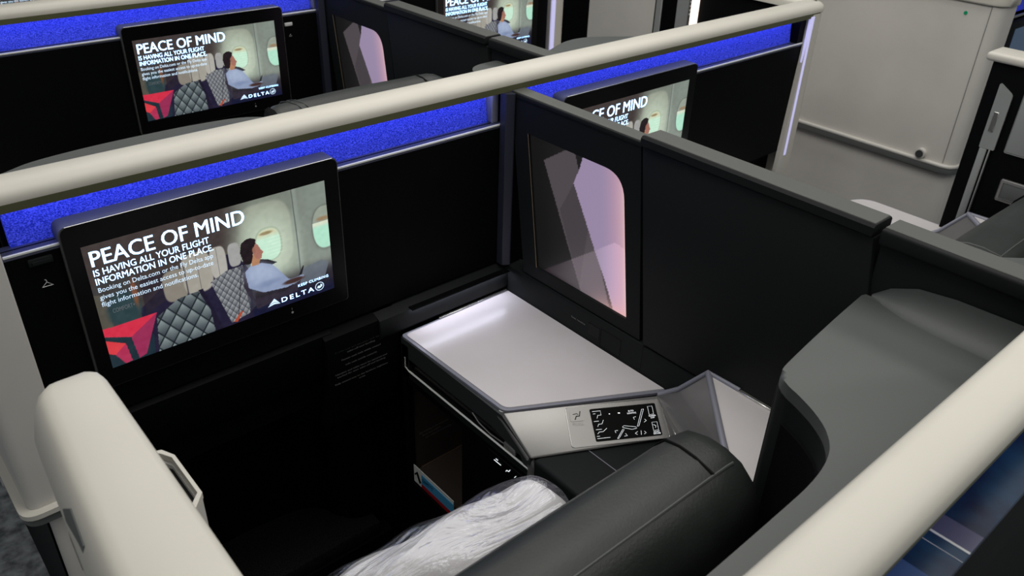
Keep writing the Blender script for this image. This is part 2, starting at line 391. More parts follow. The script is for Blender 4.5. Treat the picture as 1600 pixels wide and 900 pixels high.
    blend(poly_mask(u, v, [(0.069, 0.165), (0.078, 0.008), (0.052, 0.0), (0.022, 0.100)]), (172, 50, 84))
    n = smooth_noise(nx, ny, 3, 60, 34)[..., None]*8 - 4
    return s2l(np.clip(img + n, 0, 255))
ADVERT = paint_advert()

def paint_mood(nx=110, ny=120):
    s = np.linspace(0, 1, nx)[None].repeat(ny, 0); t = np.linspace(0, 1, ny)[:, None].repeat(nx, 1)
    img = np.zeros((ny, nx, 3)) + np.array([21, 20, 20.0])
    def blend(m, c):
        nonlocal img
        img = img*(1-m[..., None]) + np.asarray(c, float)*m[..., None]
    def sm(x, a, b): q = np.clip((x-a)/(b-a), 0, 1); return q*q*(3-2*q)
    blend(sm(s, 0.0, 0.4)*0.5, (40, 38, 38))
    blend(poly_mask(s, t, [(0.15, 0.84), (0.48, 1.02), (0.80, 0.0), (0.50, 0.0)]), (78, 72, 76))
    blend(poly_mask(s, t, [(0.30, 0.54), (0.466, 0.77), (0.60, 0.50), (0.48, 0.05)])*0.5, (58, 53, 56))
    blend(poly_mask(s, t, [(0.466, 0.776), (0.54, 0.90), (0.60, 1.05), (1.0, 1.05), (1.0, 0.0), (0.84, 0.0), (0.785, 0.14), (0.661, 0.377)]), (150, 134, 164))
    low = poly_mask(s, t, [(0.05, 0.0), (0.407, 0.215), (0.66, 0.372), (0.876, 0.505), (1.0, 0.48), (1.0, 0.0)])
    img = img*(1 + low[..., None]*0.28) + low[..., None]*np.array([16, 10, 14.0])
    blend(low*sm(s, 0.1, 0.6)*(1-sm(s, 0.55, 0.95)*0.6)*0.55, (104, 98, 102))
    bright = poly_mask(s, t, [(0.466, 0.776), (0.60, 1.05), (1.0, 1.05), (1.0, 0.0), (0.84, 0.0), (0.785, 0.14), (0.661, 0.377)])
    blend(bright*sm(s, 0.72, 1.0)*0.55, (222, 160, 172))
    blend(bright*np.exp(-(1-s)*26)*0.95, (255, 226, 206))
    blend(sm(s, 0.5, 0.9)*np.exp(-t*16)*0.8, (236, 178, 170))
    return s2l(np.clip(img, 0, 255))
MOOD = paint_mood()

# ------------------------------------------------------------------ cabin shell
PITCH = 1.074
fl = B(); box(fl, -2.2, 4.6, -2.2, 5.6, -0.05, 0.0)
o = part('floor', fl, CARPET, smooth=0); o['kind'] = 'structure'

# ------------------------------------------------------------------ partition between two rows
RAILPROF = [(1.199, 1.150), (1.1975, 1.158), (1.2015, 1.1665), (1.2095, 1.1722), (1.220, 1.1748), (1.246, 1.1750), (1.256, 1.172), (1.261, 1.165), (1.262, 1.150)]
def rail_corner(bm, x, y_off, outward, yend):
    """top rail turning round the aisle corner and running forward as the cap of the aisle wall"""
    base = [(p[0]-1.262, p[1]) for p in RAILPROF]      # d from outer/back edge, negative = towards the aisle-aft side
    rings = []
    R = 0.035
    for k in range(0, 9):
        a = k/8*math.pi/2
        cx = x - outward*R; cy = 1.1975 + y_off + R
        rg = []
        for d, z in base:
            dist = (-(d))                                # 0 at inner edge, .0645 at the outer edge
            rad = R - 0.0645 + dist
            rg.append((cx + outward*rad*math.sin(a), cy - rad*math.cos(a), z))
        rings.append(rg)
    rings.append([(x - outward*(0.0645+dd), yend, z) for dd, z in [(d, z) for d, z in base]])
    return rings
def partition(yo, xl, xr, bezels, posts, label, blue_breaks, foot=False, led=True):
    t = thing('suite_partition', label, 'partition', (xl, 1.24+yo, 0), 'partitions between the suite rows')
    F = Frame(0, yo)
    b = B(); prism(b, RAILPROF, 'X', xl, xr); part('top_rail', b, CREAM, t, F)
    b = B(); prism(b, [(1.2005, 1.1375), (1.1985, 1.1505), (1.262, 1.1505), (1.262, 1.1375)], 'X', xl, xr-0.005); part('rail_shade_band', b, OLIVE, t, F, 0)  # shade on the lower rail face is put into this olive colour
    # main black facing with an open footwell in front of each seat
    b = B()
    box(b, xl+0.08, xr-0.045, 1.213, 1.2465, 0.752, 1.062)
    part('facing_panel', b, BLACK, t, F, 0)
    b = B(); box(b, xl+0.09, xr-0.045, 1.247, 1.262, 0.56 if foot else 0.0, 1.152)
    if foot: box(b, 0.768, xr-0.045, 1.247, 1.262, 0.0, 0.56)
    part('back_board', b, BLACK, t, F, 0)
    b = B(); box(b, xl+0.08, xr-0.045, 1.2118, 1.246, 1.062, 1.0705, 0.0012, 1)
    part('ledge', b, LEDGE, t, F, 0)
    b = B(); box(b, xl+0.08, xr-0.045, 1.2105, 1.2135, 1.0670, 1.0712, 0.0008, 1); part('ledge_edge', b, CARDWHITE, t, F, 0, label='metal edge line with LED spill in its white')  # white edge carries the LED spill in its colour
    b = B(); box(b, xl+0.08, xr-0.045, 1.2265, 1.2285, 1.0700, 1.0712); part('ledge_groove', b, GLOSSBLACK, t, F, 0)
    for a, c in blue_breaks:
        b = B(); prism(b, [(1.236, 1.0705), (1.243, 1.1375), (1.247, 1.1375), (1.247, 1.0705)], 'X', a, c); part('lit_strip', b, BLUEFAB, t, F, 0, label='blue fabric strip with painted LED glow')
        if not led: continue
        b = B(); box(b, a, c, 1.214, 1.226, 1.1345, 1.1374); part('led_bar', b, BLUEGLOW, t, F, 0)
    return t, F

def end_post(F, t, x0, x1, lit=True):
    """cream column that closes the partition at the aisle"""
    b = B(); prism(b, round_poly([(x0, 1.192), (x1, 1.192), (x1, 1.262), (x0, 1.262)], [0.004, 0.022, 0.0, 0.0]), 'Z', 0.0, 1.149)
    part('end_post', b, CREAM, t, F)

# ---------------------------------------- row 1 partition (the big one in the middle of the view)
t1, F1 = partition(0, 0.055, 2.19, None, None, 'long cream rail partition with blue light strip behind the large left screen',
                   [(0.152, 1.028), (1.10, 2.118)], foot=True)
# right aisle corner + cap forward
b = B(); loft(b, rail_corner(b, 2.2235, 0.0, 1, 1.66), closed=True, caps=True); part('aisle_cap', b, CREAM, t1)
b = B(); box(b, 2.168, 2.214, 1.262, 1.61, 0.0, 1.150, 0.004); part('aisle_wall', b, BLACK, t1)
b = B(); box(b, 2.160, 2.216, 1.594, 1.62, 0.3, 1.150, 0.004); part('door_light', b, WARMGLOW, t1, label='glowing pale door edge light')
b = B(); prism(b, round_poly([(2.150, 1.199), (2.205, 1.199), (2.205, 1.262), (2.150, 1.262)], [0.003, 0.02, 0, 0]), 'Z', 0.0, 1.149); part('end_post', b, CREAM, t1)
b = B(); prism(b, [(2.143, 1.2), (2.150, 1.197), (2.157, 1.197), (2.157, 1.206), (2.143, 1.206)], 'Z', 0.74, 1.142); part('post_light', b, LAVGLOW, t1, label='lavender lit strip down the inside of the post')
b = B(); box(b, 2.120, 2.146, 1.214, 1.25, 1.07, 1.138); part('strip_end', b, BLACK, t1, smooth=0)
b = B(); prism(b, [(2.1465, 1.08), (2.152, 1.08), (2.152, 0.3), (2.110, 0.3), (2.122, 0.64)], 'Y', 1.1985, 1.212); part('post_flare', b, WALLCREAM, t1, smooth=0)
# left aisle column with bumper
b = B(); prism(b, round_poly([(0.058, 1.197), (0.133, 1.197), (0.133, 1.262), (0.058, 2.25), (0.05, 2.25)], [0.018, 0.003, 0, 0, 0]), 'Z', 0.605, 1.149); part('aisle_column', b, WALLCREAM, t1, label='warm grey rounded column beside the left aisle')
b = B(); prism(b, round_poly([(0.080, 1.199), (0.132, 1.199), (0.132, 1.262), (0.086, 2.25), (0.080, 2.25)], [0.012, 0.003, 0, 0, 0]), 'Z', 0.0, 0.602); part('aisle_plinth', b, WALLCREAM, t1)
b = B(); box(b, 0.0765, 0.082, 1.212, 2.25, 0.0, 0.60); part('aisle_shade_sheet', b, BLACK, t1, smooth=0, label='black sheet painted as shade on the aisle side')  # black sheet stands for shade on the aisle side of the plinth
b = B(); prism(b, round_poly([(0.044, 1.183), (0.128, 1.183), (0.128, 1.2), (0.07, 1.22), (0.056, 2.25), (0.044, 2.25)], [0.03, 0.004, 0, 0, 0, 0]), 'Z', 0.628, 0.6375); part('bumper', b, CREAM, t1, label='cream bumper strip wrapped round the column')
b = B(); prism(b, round_poly([(0.047, 1.186), (0.127, 1.186), (0.127, 1.2), (0.07, 1.22), (0.056, 2.25), (0.047, 2.25)], [0.03, 0.004, 0, 0, 0, 0]), 'Z', 0.612, 0.6285); part('bumper_shade', b, BUMPER, t1)  # dark band paints the shadow below the bumper lip
b = B(); box(b, 0.0415, 0.046, 1.30, 1.36, 0.626, 0.634, 0.001, 2); part('bumper_clip', b, SILVER2, t1)
# little column of grey at the divider end of the left bay's strip
b = B(); box(b, 1.029, 1.046, 1.222, 1.246, 1.071, 1.138, 0.002); part('strip_end', b, GREYTRIM, t1)
b = B(); box(b, 1.0465, 1.052, 1.222, 1.246, 1.071, 1.138); part('strip_end', b, BLACK, t1, smooth=0)
# lower part of the facing: moulded skirt beside the footwell, placard panel
b = B(); prism(b, [(1.213, 0.745), (1.196, 0.735), (1.193, 0.70), (1.2, 0.60), (1.225, 0.50), (1.246, 0.50), (1.246, 0.745)], 'X', 0.60, 0.766, 0.0)
part('moulded_skirt', b, BLACK, t1)
b = B(); prism(b, [(1.213, 0.745), (1.190, 0.735), (1.187, 0.70), (1.194, 0.690), (1.246, 0.690), (1.246, 0.745)], 'X', 0.72, 1.056); part('rear_kick', b, CHAR, t1)
b = B(); prism(b, [(1.213, 0.747), (1.205, 0.742), (1.205, 0.66), (1.225, 0.63), (1.246, 0.63), (1.246, 0.747)], 'X', 0.135, 0.62); part('footwell_lip', b, BLACK, t1)
# coat hook with hanger sign
b = B(); box(b, 0.163, 0.196, 1.2085, 1.2135, 1.045, 1.057, 0.002, 2); box(b, 0.168, 0.192, 1.206, 1.2095, 1.0485, 1.0530); part('coat_hook', b, CHAR, t1)
b = B(); hx, hz = 0.1795, 1.012
tube(b, [(hx-0.0075, 1.2124, hz-0.0035), (hx+0.0075, 1.2124, hz-0.0035), (hx, 1.2124, hz+0.003)], 0.0007, 6, True)
tube(b, [(hx, 1.2124, hz+0.003), (hx, 1.2124, hz+0.0062), (hx-0.0018, 1.2124, hz+0.0075)], 0.0006, 6); part('hanger_sign', b, WHITEINK, t1)
# safety placard
b = B()
lines = [('Fasten seat and shoulder belt for taxi,', 0.116, 0.700), ('take-off and landing', 0.064, 0.6925), ('Fasten seat belt while seated', 0.090, 0.677),
         ('Life vest inside console', 0.072, 0.662), ('Handset and table must be secured and', 0.120, 0.645), ('latched for taxi, take-off and landing', 0.112, 0.6375),
         ('Fully extend seat to the furthest, highmost', 0.124, 0.621), ('area', 0.014, 0.6135)]
for s, wd, z in lines:
    text_into(b, s, lambda x, y: (x, 1.1925 + max(0, 0.70-y)*0.07 - 0.0, y), 0.676, z, wd, 0.0038, 0.01, centre=True)
part('safety_placard', b, DIMINK, t1, smooth=0, label='faint printed safety notice')

# ------------------------------------------------------------------ entertainment monitors
def monitor(x, yo, label, small=False, w=0.401, h=0.2175, ref=[None]):
    """x = left edge of the lit picture"""
    F = Frame(x-0.232, yo)
    t = thing('video_monitor', label, 'screen', (x-0.232+0.43, 1.24+yo, 0.80), 'video monitors on the suite partitions')
    zt, zb, xa, xb = 1.0955, 0.806, 0.2085, 0.6625
    out = round_poly([(xa, zb), (xb, zb), (xb, zt), (xa, zt)], [0.006, 0.006, 0.014, 0.014], 5)
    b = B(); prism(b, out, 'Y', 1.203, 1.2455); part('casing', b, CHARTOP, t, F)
    k = 0.0022
    inn = round_poly([(xa+k, zb+k), (xb-k, zb+k), (xb-k, zt-k), (xa+k, zt-k)], [0.006, 0.006, 0.012, 0.012], 5)
    b = B(); prism(b, inn, 'Y', 1.2006, 1.2035); part('bezel', b, GLOSSBLACK, t, F, 0)
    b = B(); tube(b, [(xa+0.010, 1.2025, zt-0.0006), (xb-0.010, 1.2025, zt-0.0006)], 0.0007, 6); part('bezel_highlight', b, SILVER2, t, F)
    # picture
    base = wloc(t)
    z0 = 0.842
    def P(u, v): return Vector((x + u*w, 1.2002+yo, z0 + v*h)) - base
    if ref[0] is None:
        ref[0] = grid_mesh('display', ADVERT.shape[1], ADVERT.shape[0], P, ADVERT, SCREENMAT)
        d = bpy.data.objects.new('display', ref[0])
    else: d = bpy.data.objects.new('display', ref[0])
    col.objects.link(d); d.parent = t; d['label'] = 'lit picture of a traveller by an aircraft window'
    b = B(); pl = lambda u, v: Vector((x + u*w, 1.1996+yo, z0 + v*h))
    def T(s, u, v, uw, cap, bold, sp=1.0): text_into(b, s, lambda X, Y: pl(X, Y), u, v, uw, cap, bold, sp)
    T('PEACE OF MIND', 0.022, 0.836, 0.60, 0.115, 0.020)
    T('IS HAVING ALL YOUR FLIGHT', 0.020, 0.760, 0.444, 0.050, 0.008)
    T('INFORMATION IN ONE PLACE.', 0.020, 0.692, 0.455, 0.050, 0.008)
    T('Booking on D\u200belta.com or the Fly D\u200belta app'.replace('\u200b', ''), 0.021, 0.632, 0.448, 0.036, 0.0)
    T('gives you the easiest access to up-to-date', 0.020, 0.574, 0.445, 0.036, 0.0)
    T('flight information and notifications.', 0.020, 0.516, 0.376, 0.036, 0.0)
    part('headline_lettering', b, TEXTGLOW, t, smooth=0, label='white advert lettering')
    b = B()
    T('KEEP CLIMBING', 0.822, 0.130, 0.152, 0.023, 0.004, 1.15)
    T('DELTA', 0.736, 0.042, 0.160, 0.042, 0.012, 1.35)
    part('airline_lettering', b, TEXTGLOW, t, smooth=0)
    b = B()
    for pts in ([(0.675, 0.056), (0.701, 0.100), (0.703, 0.100), (0.722, 0.056), (0.700, 0.070)], [(0.668, 0.040), (0.676, 0.053), (0.700, 0.066), (0.722, 0.053), (0.728, 0.040), (0.700, 0.050)]):
        b.faces.new([b.verts.new(pl(*p)) for p in pts])
    part('triangle_mark', b, TEXTGLOW, t, smooth=0)
    b = B()
    cx, cy = 0.926, 0.068
    circ = lambda r, n=28: [pl(cx + r*math.cos(2*math.pi*k/n)*9/16, cy + r*math.sin(2*math.pi*k/n)) for k in range(n)]
    O = [b.verts.new(p) for p in circ(0.040)]; I = [b.verts.new(p) for p in circ(0.034)]
    for k in range(28): b.faces.new((O[k], O[(k+1) % 28], I[(k+1) % 28], I[k]))
    b.faces.new([b.verts.new(pl(cx+px, cy+py)) for px, py in [(-0.014, -0.012), (0.0, -0.020), (0.014, -0.004), (0.014, 0.012), (0.004, 0.020), (0.006, 0.004), (-0.008, 0.008)]])
    part('round_badge', b, TEXTGLOW, t, smooth=0)
    b = B(); text_into(b, 'COMFORT+', lambda X, Y: pl(X, Y), 0.052, 0.442, 0.084, 0.034, 0.004); part('seat_lettering', b, mat('dim_screen_text', (0.1, 0.1, 0.1), emit=(0.10, 0.11, 0.12), estr=1.0) if 'dim' not in M_CACHE else M_CACHE['dim'], t, smooth=0)
    # buttons under the picture
    b = B(); cyl(b, (0.545, 1.2002, 0.8225), 'Y', 0.0022, 0.001, 12); tube(b, [(0.5445, 1.2, 0.828), (0.5445, 1.2, 0.832)], 0.0004, 5); part('power_button', b, DIMINK, t, F)
    return t
M_CACHE = {}
M_CACHE['dim'] = mat('dim_screen_text', (0.1, 0.1, 0.1), emit=(0.10, 0.11, 0.12), estr=1.0)

monitor(0.232, 0, 'large near screen on the left half of the near blue-lit partition')
monitor(1.234, 0, 'screen partly hidden behind the near charcoal divider, right of centre')

# ------------------------------------------------------------------ divider between neighbouring seats
def divider(X, yo, label, y_front=1.215, gaps=True, rear=0.262):
    t = thing('privacy_divider', label, 'divider', (X+0.018, 0.8+yo, 0), 'charcoal dividers between paired seats')
    F = Frame(X, yo)
    sh = lambda y, z: y - 0.156*(1.058 - z)              # the whole front bay leans a little
    # front frame with the window opening
    o4 = [(sh(1.19, 0.752), 0.752), (sh(0.855, 0.752), 0.752), (0.858, 1.128), (1.200, 1.128)]
    zb, zt = 0.780, 1.0655
    yl = lambda z: 1.146 - 0.156*(1.058 - z); yr = lambda z: yl(z) - 0.257
    i4 = [(yl(zb), zb), (yr(zb), zb), (yr(zt), zt), (yl(zt), zt)]
    rad = [0.002, 0.002, 0.055, 0.003]
    b = B(); ring(b, round_poly(o4, [0.0015]*4, 8), round_poly(i4, rad, 8), 'X', 0.0, 0.036); part('window_frame', b, CHAR, t, F)
    b = B(); box(b, -0.002, 0.036, 0.855, 1.200, 1.1275, 1.1385, 0.003, 2); part('front_cap', b, CHAR, t, F)
    b = B(); box(b, 0.001, 0.034, 0.856, 1.199, 1.1370, 1.1400, 0.001, 1); part('front_cap_lit_top', b, CHARTOP, t, F)  # same plastic as the cap, paler to paint in the light on top
    # mood light panel set into the opening
    base = wloc(t); nx, ny = MOOD.shape[1], MOOD.shape[0]
    def P(u, v):
        z = zb-0.004 + v*(zt-zb+0.008); return Vector((X + 0.006, yl(z)+0.003 - u*0.263 + yo, z)) - base
    me = grid_mesh('mood_light', nx, ny, P, MOOD, MOODMAT); d = bpy.data.objects.new('mood_light', me); col.objects.link(d); d.parent = t
    d['label'] = 'faceted panel glowing pink and mauve'
    b = B(); prism(b, [(yl(zb)+0.003, zb-0.004), (yr(zb)-0.003, zb-0.004), (yr(zt)-0.003, zt+0.004), (yl(zt)+0.003, zt+0.004)], 'X', 0.010, 0.034); part('light_backing', b, BLACK, t, F, 0)
    b = B(); tube(b, [(0.0002, yl(zb), zb), (0.0002, yl(zt), zt)], 0.0008, 6); part('window_edge', b, mat('bronze_edge', (0.32, 0.24, 0.17), 0.4, metal=0.6), t, F, label='thin bronze line')
    b = B(); box(b, 0.002, 0.034, 1.19, 1.212, 0.752, 1.128); part('front_jamb', b, BLACK, t, F, 0)
    b = B(); prism(b, round_poly([(-0.020, 1.192), (-0.002, 1.182), (0.002, 1.2125), (-0.020, 1.2125)], 0.004), 'Z', 0.752, 1.137); part('corner_pillar', b, mat('dark_blue_grey_trim', (0.025, 0.028, 0.045), 0.45, metal=0.2), t, F)
    # sliding privacy panel
    b = B(); prism(b, [(0.852, 1.134), (0.795, 0.752), (0.362, 0.752), (0.4275, 1.134)], 'X', -0.006, 0.034, 0.0035); part('sliding_panel', b, CHAR, t, F)
    b = B(); prism(b, round_poly([(0.0, 1.137), (-0.012, 1.137), (-0.012, 1.150), (-0.008, 1.154), (0.036, 1.154), (0.040, 1.150), (0.040, 1.137)], 0.0), 'Y', 0.4275, 0.8525, 0.002)
    part('sliding_panel_cap', b, CHAR, t, F)
    b = B(); box(b, -0.006, 0.036, 0.4300, 0.850, 1.152, 1.1552, 0.001, 1); part('sliding_panel_lit_top', b, CHARTOP, t, F)  # lit top of the cap put into a paler charcoal
    # fixed rear part
    b = B(); box(b, 0.0, 0.034, rear-0.055, 0.4185, 0.752, 1.130, 0.003); part('rear_panel', b, CHAR, t, F)
    b = B(); box(b, -0.010, 0.040, rear-0.07, 0.4195, 1.128, 1.153, 0.005, 3); part('rear_cap', b, CHAR, t, F)
    b = B(); box(b, -0.003, 0.036, rear-0.065, 0.417, 1.151, 1.1542, 0.001, 1); part('rear_cap_lit_top', b, CHARTOP, t, F)  # paler plate paints the top light on the rear cap
    # plinth with ports
    b = B(); box(b, -0.004, 0.038, rear, 1.205, 0.0, 0.7485, 0.003, 2); part('base_rail', b, CHAR, t, F)
    b = B(); box(b, -0.0052, -0.003, 0.905, 0.938, 0.700, 0.728, 0.001, 1); part('port_recess', b, GLOSSBLACK, t, F, 0)
    b = B(); ring(b, [(0.902, 0.690), (0.848, 0.690), (0.848, 0.731), (0.902, 0.731)], [(0.9015, 0.6905), (0.8487, 0.6905), (0.8487, 0.7303), (0.9015, 0.7303)], 'X', -0.0048, -0.0035); part('port_cover', b, GLOSSBLACK, t, F, 0)
    b = B(); box(b, -0.0046, -0.003, 0.7935, 0.7945, 0.60, 0.7485); part('base_seam', b, GLOSSBLACK, t, F, 0)
    b = B(); text_into(b, 'Seat recline', lambda x, y: (-0.0046, 0.986-x, y + 0.0), 0.0, 0.716, 0.040, 0.0035); part('printed_line', b, DIMINK, t, F, 0)
    return t
divider(1.060, 0, 'charcoal divider with a large glowing pink window in the middle of the view')
divider(1.250, PITCH, 'small charcoal divider with a pink window, behind the near rail at top')

# ------------------------------------------------------------------ side console beside a seat
def console(dx, label, F=None, ext=0.0, group='silver side consoles with a control panel', detail=True):
    F = F or Frame(dx, 0)
    t = thing('side_console', label, 'console', F((0.91, 0.85, 0)), group)
    XR = 1.0545
    zt = 0.684
    # top plate
    tr = [(0.768, 1.19), (XR, 1.19), (XR, 0.721), (0.775, 0.872)]
    if ext:
        tr = [(0.768, 1.19), (XR, 1.19), (XR, 0.975), (XR+ext, 0.945), (XR+ext, 0.70), (XR-0.02, 0.722), (0.775, 0.872)]
        rr = [0.01, 0, 0, 0.06, 0.0, 0.0, 0.022]
    else: rr = [0.01, 0.0, 0.0, 0.022]
    b = B(); prism(b, round_poly(tr, rr, 7), 'Z', 0.678, zt-0.0006); part('top_trim', b, GREYTRIM, t, F)
    cx = sum(p[0] for p in tr)/len(tr); cy = sum(p[1] for p in tr)/len(tr)
    k = 0.007
    ti = []
    n = len(tr)
    for i in range(n):                                   # inset polygon
        p = Vector(tr[i]); a = (Vector(tr[i-1])-p).normalized(); c = (Vector(tr[(i+1) % n])-p).normalized()
        bis = (a+c).normalized(); s = math.sin(a.angle(c)/2); sign = 1
        if a.x*c.y - a.y*c.x < 0: sign = 1
        q1 = p + bis*(k/max(s, 0.3)); q2 = p - bis*(k/max(s, 0.3))
        ti.append(tuple(q1 if not (ext and i == 2) else q2))
    if ext:
        ti[2] = (XR-k, 0.975-0.002); ti[1] = (XR-0.001, 1.183)
    else:
        ti[1] = (XR-0.0005, 1.184); ti[2] = (XR-0.0005, 0.7305)
    b = B(); prism(b, round_poly(ti, rr, 7), 'Z', 0.680, zt+0.0012); part('table_top', b, TABLE, t, F, label='pearl grey table surface')
    if detail:
        b = B(); box(b, 0.865, XR, 1.186, 1.1925, zt-0.004, zt+0.0032, 0.001, 1); part('rear_lip', b, SILVER2, t, F)
    # angled fascia carrying the controls
    D = Vector((0.772, 0.870, 0.682)); C = Vector((1.040, 0.722, 0.682)); L = Vector((0.768, 0.787, 0.636)); Rr = Vector((1.030, 0.650, 0.640))
    b = B()
    e = Vector((0.0, 0.0, 0.0))
    loops = [[D, C, Rr, L], [D+Vector((0, 0.0, -0.05)), C+Vector((0, 0, -0.05)), Rr+Vector((0, 0.0, -0.004)), L+Vector((0, 0, -0.004))]]
    loft(b, [[tuple(p) for p in lp] for lp in loops]); bmesh.ops.bevel(b, geom=b.edges[:], offset=0.0022, segments=2, profile=0.5, affect='EDGES')
    part('fascia', b, SILVER, t, F)
    nrm = (C-D).cross(L-D).normalized()
    if nrm.z < 0: nrm = -nrm
    # silver corner running down from the table corner
    b = B(); tube(b, [(0.7790, 0.885, 0.6700), (0.7785, 0.868, 0.6660), (0.7775, 0.83, 0.6460), (0.7770, 0.796, 0.6265), (0.7765, 0.789, 0.615), (0.7765, 0.788, 0.58)], 0.0110, 20); part('corner_trim', b, SILVER, t, F)
    # raised faceted wing against the divider
    A = Vector((1.0545, 0.643, 0.775)); b = B()
    v = [Vector((1.030, 0.728, 0.683)), Vector((1.0545, 0.700, 0.7)), A, Vector((0.905, 0.495, 0.775)), Vector((0.985, 0.600, 0.648))]
    low = [p - Vector((0, 0, 0.06)) for p in v]
    loft(b, [[tuple(p) for p in v], [tuple(p) for p in low]]); part('faceted_ramp', b, SILVER, t, F, 20)
    b = B()
    v = [A+Vector((0, 0, 0.0)), Vector((1.0545, 0.40, 0.775)), Vector((0.80, 0.40, 0.775)), Vector((0.895, 0.475, 0.775))]
    prism(b, [(p.x, p.y) for p in v], 'Z', 0.56, 0.7752); part('raised_top', b, TABLE, t, F, 0)
    b = B(); tube(b, [(1.053, 0.6425, 0.7745), (0.902, 0.492, 0.7745)], 0.0058, 10); tube(b, [(1.033, 0.726, 0.684), (1.0535, 0.697, 0.704), (1.0535, 0.642, 0.775), (1.0535, 0.575, 0.776)], 0.0055, 10); part('ridge_trim', b, GREYTRIM, t, F)
    b = B(); box(b, 1.047, 1.0545, 0.49, 0.575, 0.774, 0.779, 0.001, 1); part('rear_insert', b, SILVER2, t, F)
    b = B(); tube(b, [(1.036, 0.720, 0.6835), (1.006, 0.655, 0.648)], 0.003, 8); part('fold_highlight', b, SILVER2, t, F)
    # side wall facing the seat
    b = B(); prism(b, [(1.19, 0.6785), (0.868, 0.6785), (0.789, 0.632), (0.789, 0.606), (0.806, 0.606), (0.815, 0.620), (0.90, 0.636), (1.165, 0.636), (1.165, 0.62), (1.19, 0.62)], 'X', 0.768, 0.790)
    part('side_fascia', b, mat('dark_grey_satin', (0.03, 0.034, 0.034), 0.4, spec=0.5), t, F, 0)
    b = B(); box(b, 0.7765, 0.79, 0.80, 1.165, 0.607, 0.637); part('table_slot', b, GLOSSBLACK, t, F, 0, label='dark slot for the stowed tray table')
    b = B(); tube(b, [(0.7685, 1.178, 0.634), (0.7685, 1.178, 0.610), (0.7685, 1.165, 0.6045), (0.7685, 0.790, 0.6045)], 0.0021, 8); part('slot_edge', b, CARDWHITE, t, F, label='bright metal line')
    b = B(); tube(b, [(0.769, 0.955, 0.630), (0.769, 0.935, 0.618), (0.769, 0.900, 0.613), (0.769, 0.862, 0.6165)], 0.0012, 6); box(b, 0.768, 0.775, 0.83, 0.862, 0.607, 0.622, 0.002, 2); part('pull_tab', b, SILVER, t, F)
    b = B(); box(b, 0.768, 0.79, 0.787, 1.19, 0.585, 0.604, 0.0015, 1); box(b, 0.768, 0.79, 1.165, 1.19, 0.585, 0.6655, 0.001, 1); part('slot_surround', b, CHAR, t, F, 0)
    # cubby below
    b = B()
    box(b, 0.768, 0.783, 1.175, 1.19, 0.0, 0.585); box(b, 0.768, 0.783, 0.70, 0.986, 0.0, 0.585); box(b, 0.768, 0.783, 0.986, 1.175, 0.0, 0.285); box(b, 0.768, 0.783, 0.986, 1.175, 0.572, 0.585)
    part('side_wall', b, BLACK, t, F, 0)
    b = B(); box(b, 0.783, 1.05, 0.79, 0.80, 0.0, 0.58); box(b, 0.783, 1.05, 1.178, 1.188, 0.0, 0.66); box(b, 1.04, 1.05, 0.80, 1.178, 0.0, 0.58); box(b, 0.783, 1.04, 0.80, 1.178, 0.300, 0.308); part('cubby', b, BROWN, t, F, 0)
    b = B(); box(b, 0.80, 1.04, 1.1755, 1.178, 0.308, 0.3100); part('shelf_edge', b, mat('copper_edge', (0.25, 0.16, 0.11), 0.4, metal=0.5), t, F, 0)
    b = B()
    for i, (s, wd) in enumerate((('No smoking in the lavatories', 0.080), ('Stow items before', 0.050), ('taxi, take-off and landing', 0.072))):
        text_into(b, s, lambda x, y: (x, 1.1775, y), 0.797+0.008*i, 0.408-0.010*i, wd, 0.0045)
    part('cubby_notice', b, DIMINK, t, F, 0)
    # small lit switch plate under the slot
    b = B(); box(b, 0.7665, 0.769, 0.80, 0.905, 0.552, 0.578, 0.001, 1); part('switch_plate', b, GLOSSBLACK, t, F, 0)
    b = B(); tube(b, [(0.766, 0.885, 0.562), (0.766, 0.865, 0.562)], 0.0007, 5); tube(b, [(0.766, 0.88, 0.568), (0.766, 0.874, 0.568)], 0.0007, 5)
    tube(b, [(0.766, 0.850, 0.558), (0.766, 0.848, 0.562), (0.766, 0.842, 0.563), (0.766, 0.839, 0.569)], 0.0008, 5); tube(b, [(0.766, 0.826, 0.560), (0.766, 0.822, 0.566)], 0.0006, 5); part('switch_icon', b, WHITEGLOW, t, F)
    # padded armrest box
    b = B(); box(b, 0.770, XR, 0.42, 0.786, 0.30, 0.632, 0.008, 3); part('armrest_box', b, BLACK if False else CHAR, t, F)
    b = B(); box(b, 0.864, 0.8655, 0.44, 0.785, 0.6315, 0.6325); part('armrest_seam', b, GREYTRIM, t, F, 0)
    # control panel
    O = Vector((0.907, 0.784, 0.0)); S = Vector((0.110, -0.063, 0.0)); Tt = Vector((-0.0255, -0.0465, 0.0))
    d0 = D.dot(nrm)
    def pl(s, tt, h=0.0):
        p = O + S*s + Tt*tt; z = (d0 - nrm.x*p.x - nrm.y*p.y)/nrm.z; return Vector((p.x, p.y, z)) + nrm*h
    def plate(pts, h0, h1, rad):
        b = B(); q = round_poly(pts, rad, 5); loft(b, [[tuple(pl(*p, h0)) for p in q], [tuple(pl(*p, h1)) for p in q]]); return b
    cp = part('control_panel', plate([(-0.353, -0.114), (1.089, -0.113), (1.105, 1.10), (-0.367, 1.106)], 0.0, 0.0009, 0.07), SILVER, t, F, 30, 'silver plate with a black touch display')
    b = B(); q = round_poly([(-0.353, -0.114), (1.089, -0.113), (1.105, 1.10), (-0.367, 1.106)], 0.07, 5); tube(b, [tuple(pl(*p, 0.0008)) for p in q], 0.0006, 6, True); part('panel_rim', b, SILVER2, cp, F)
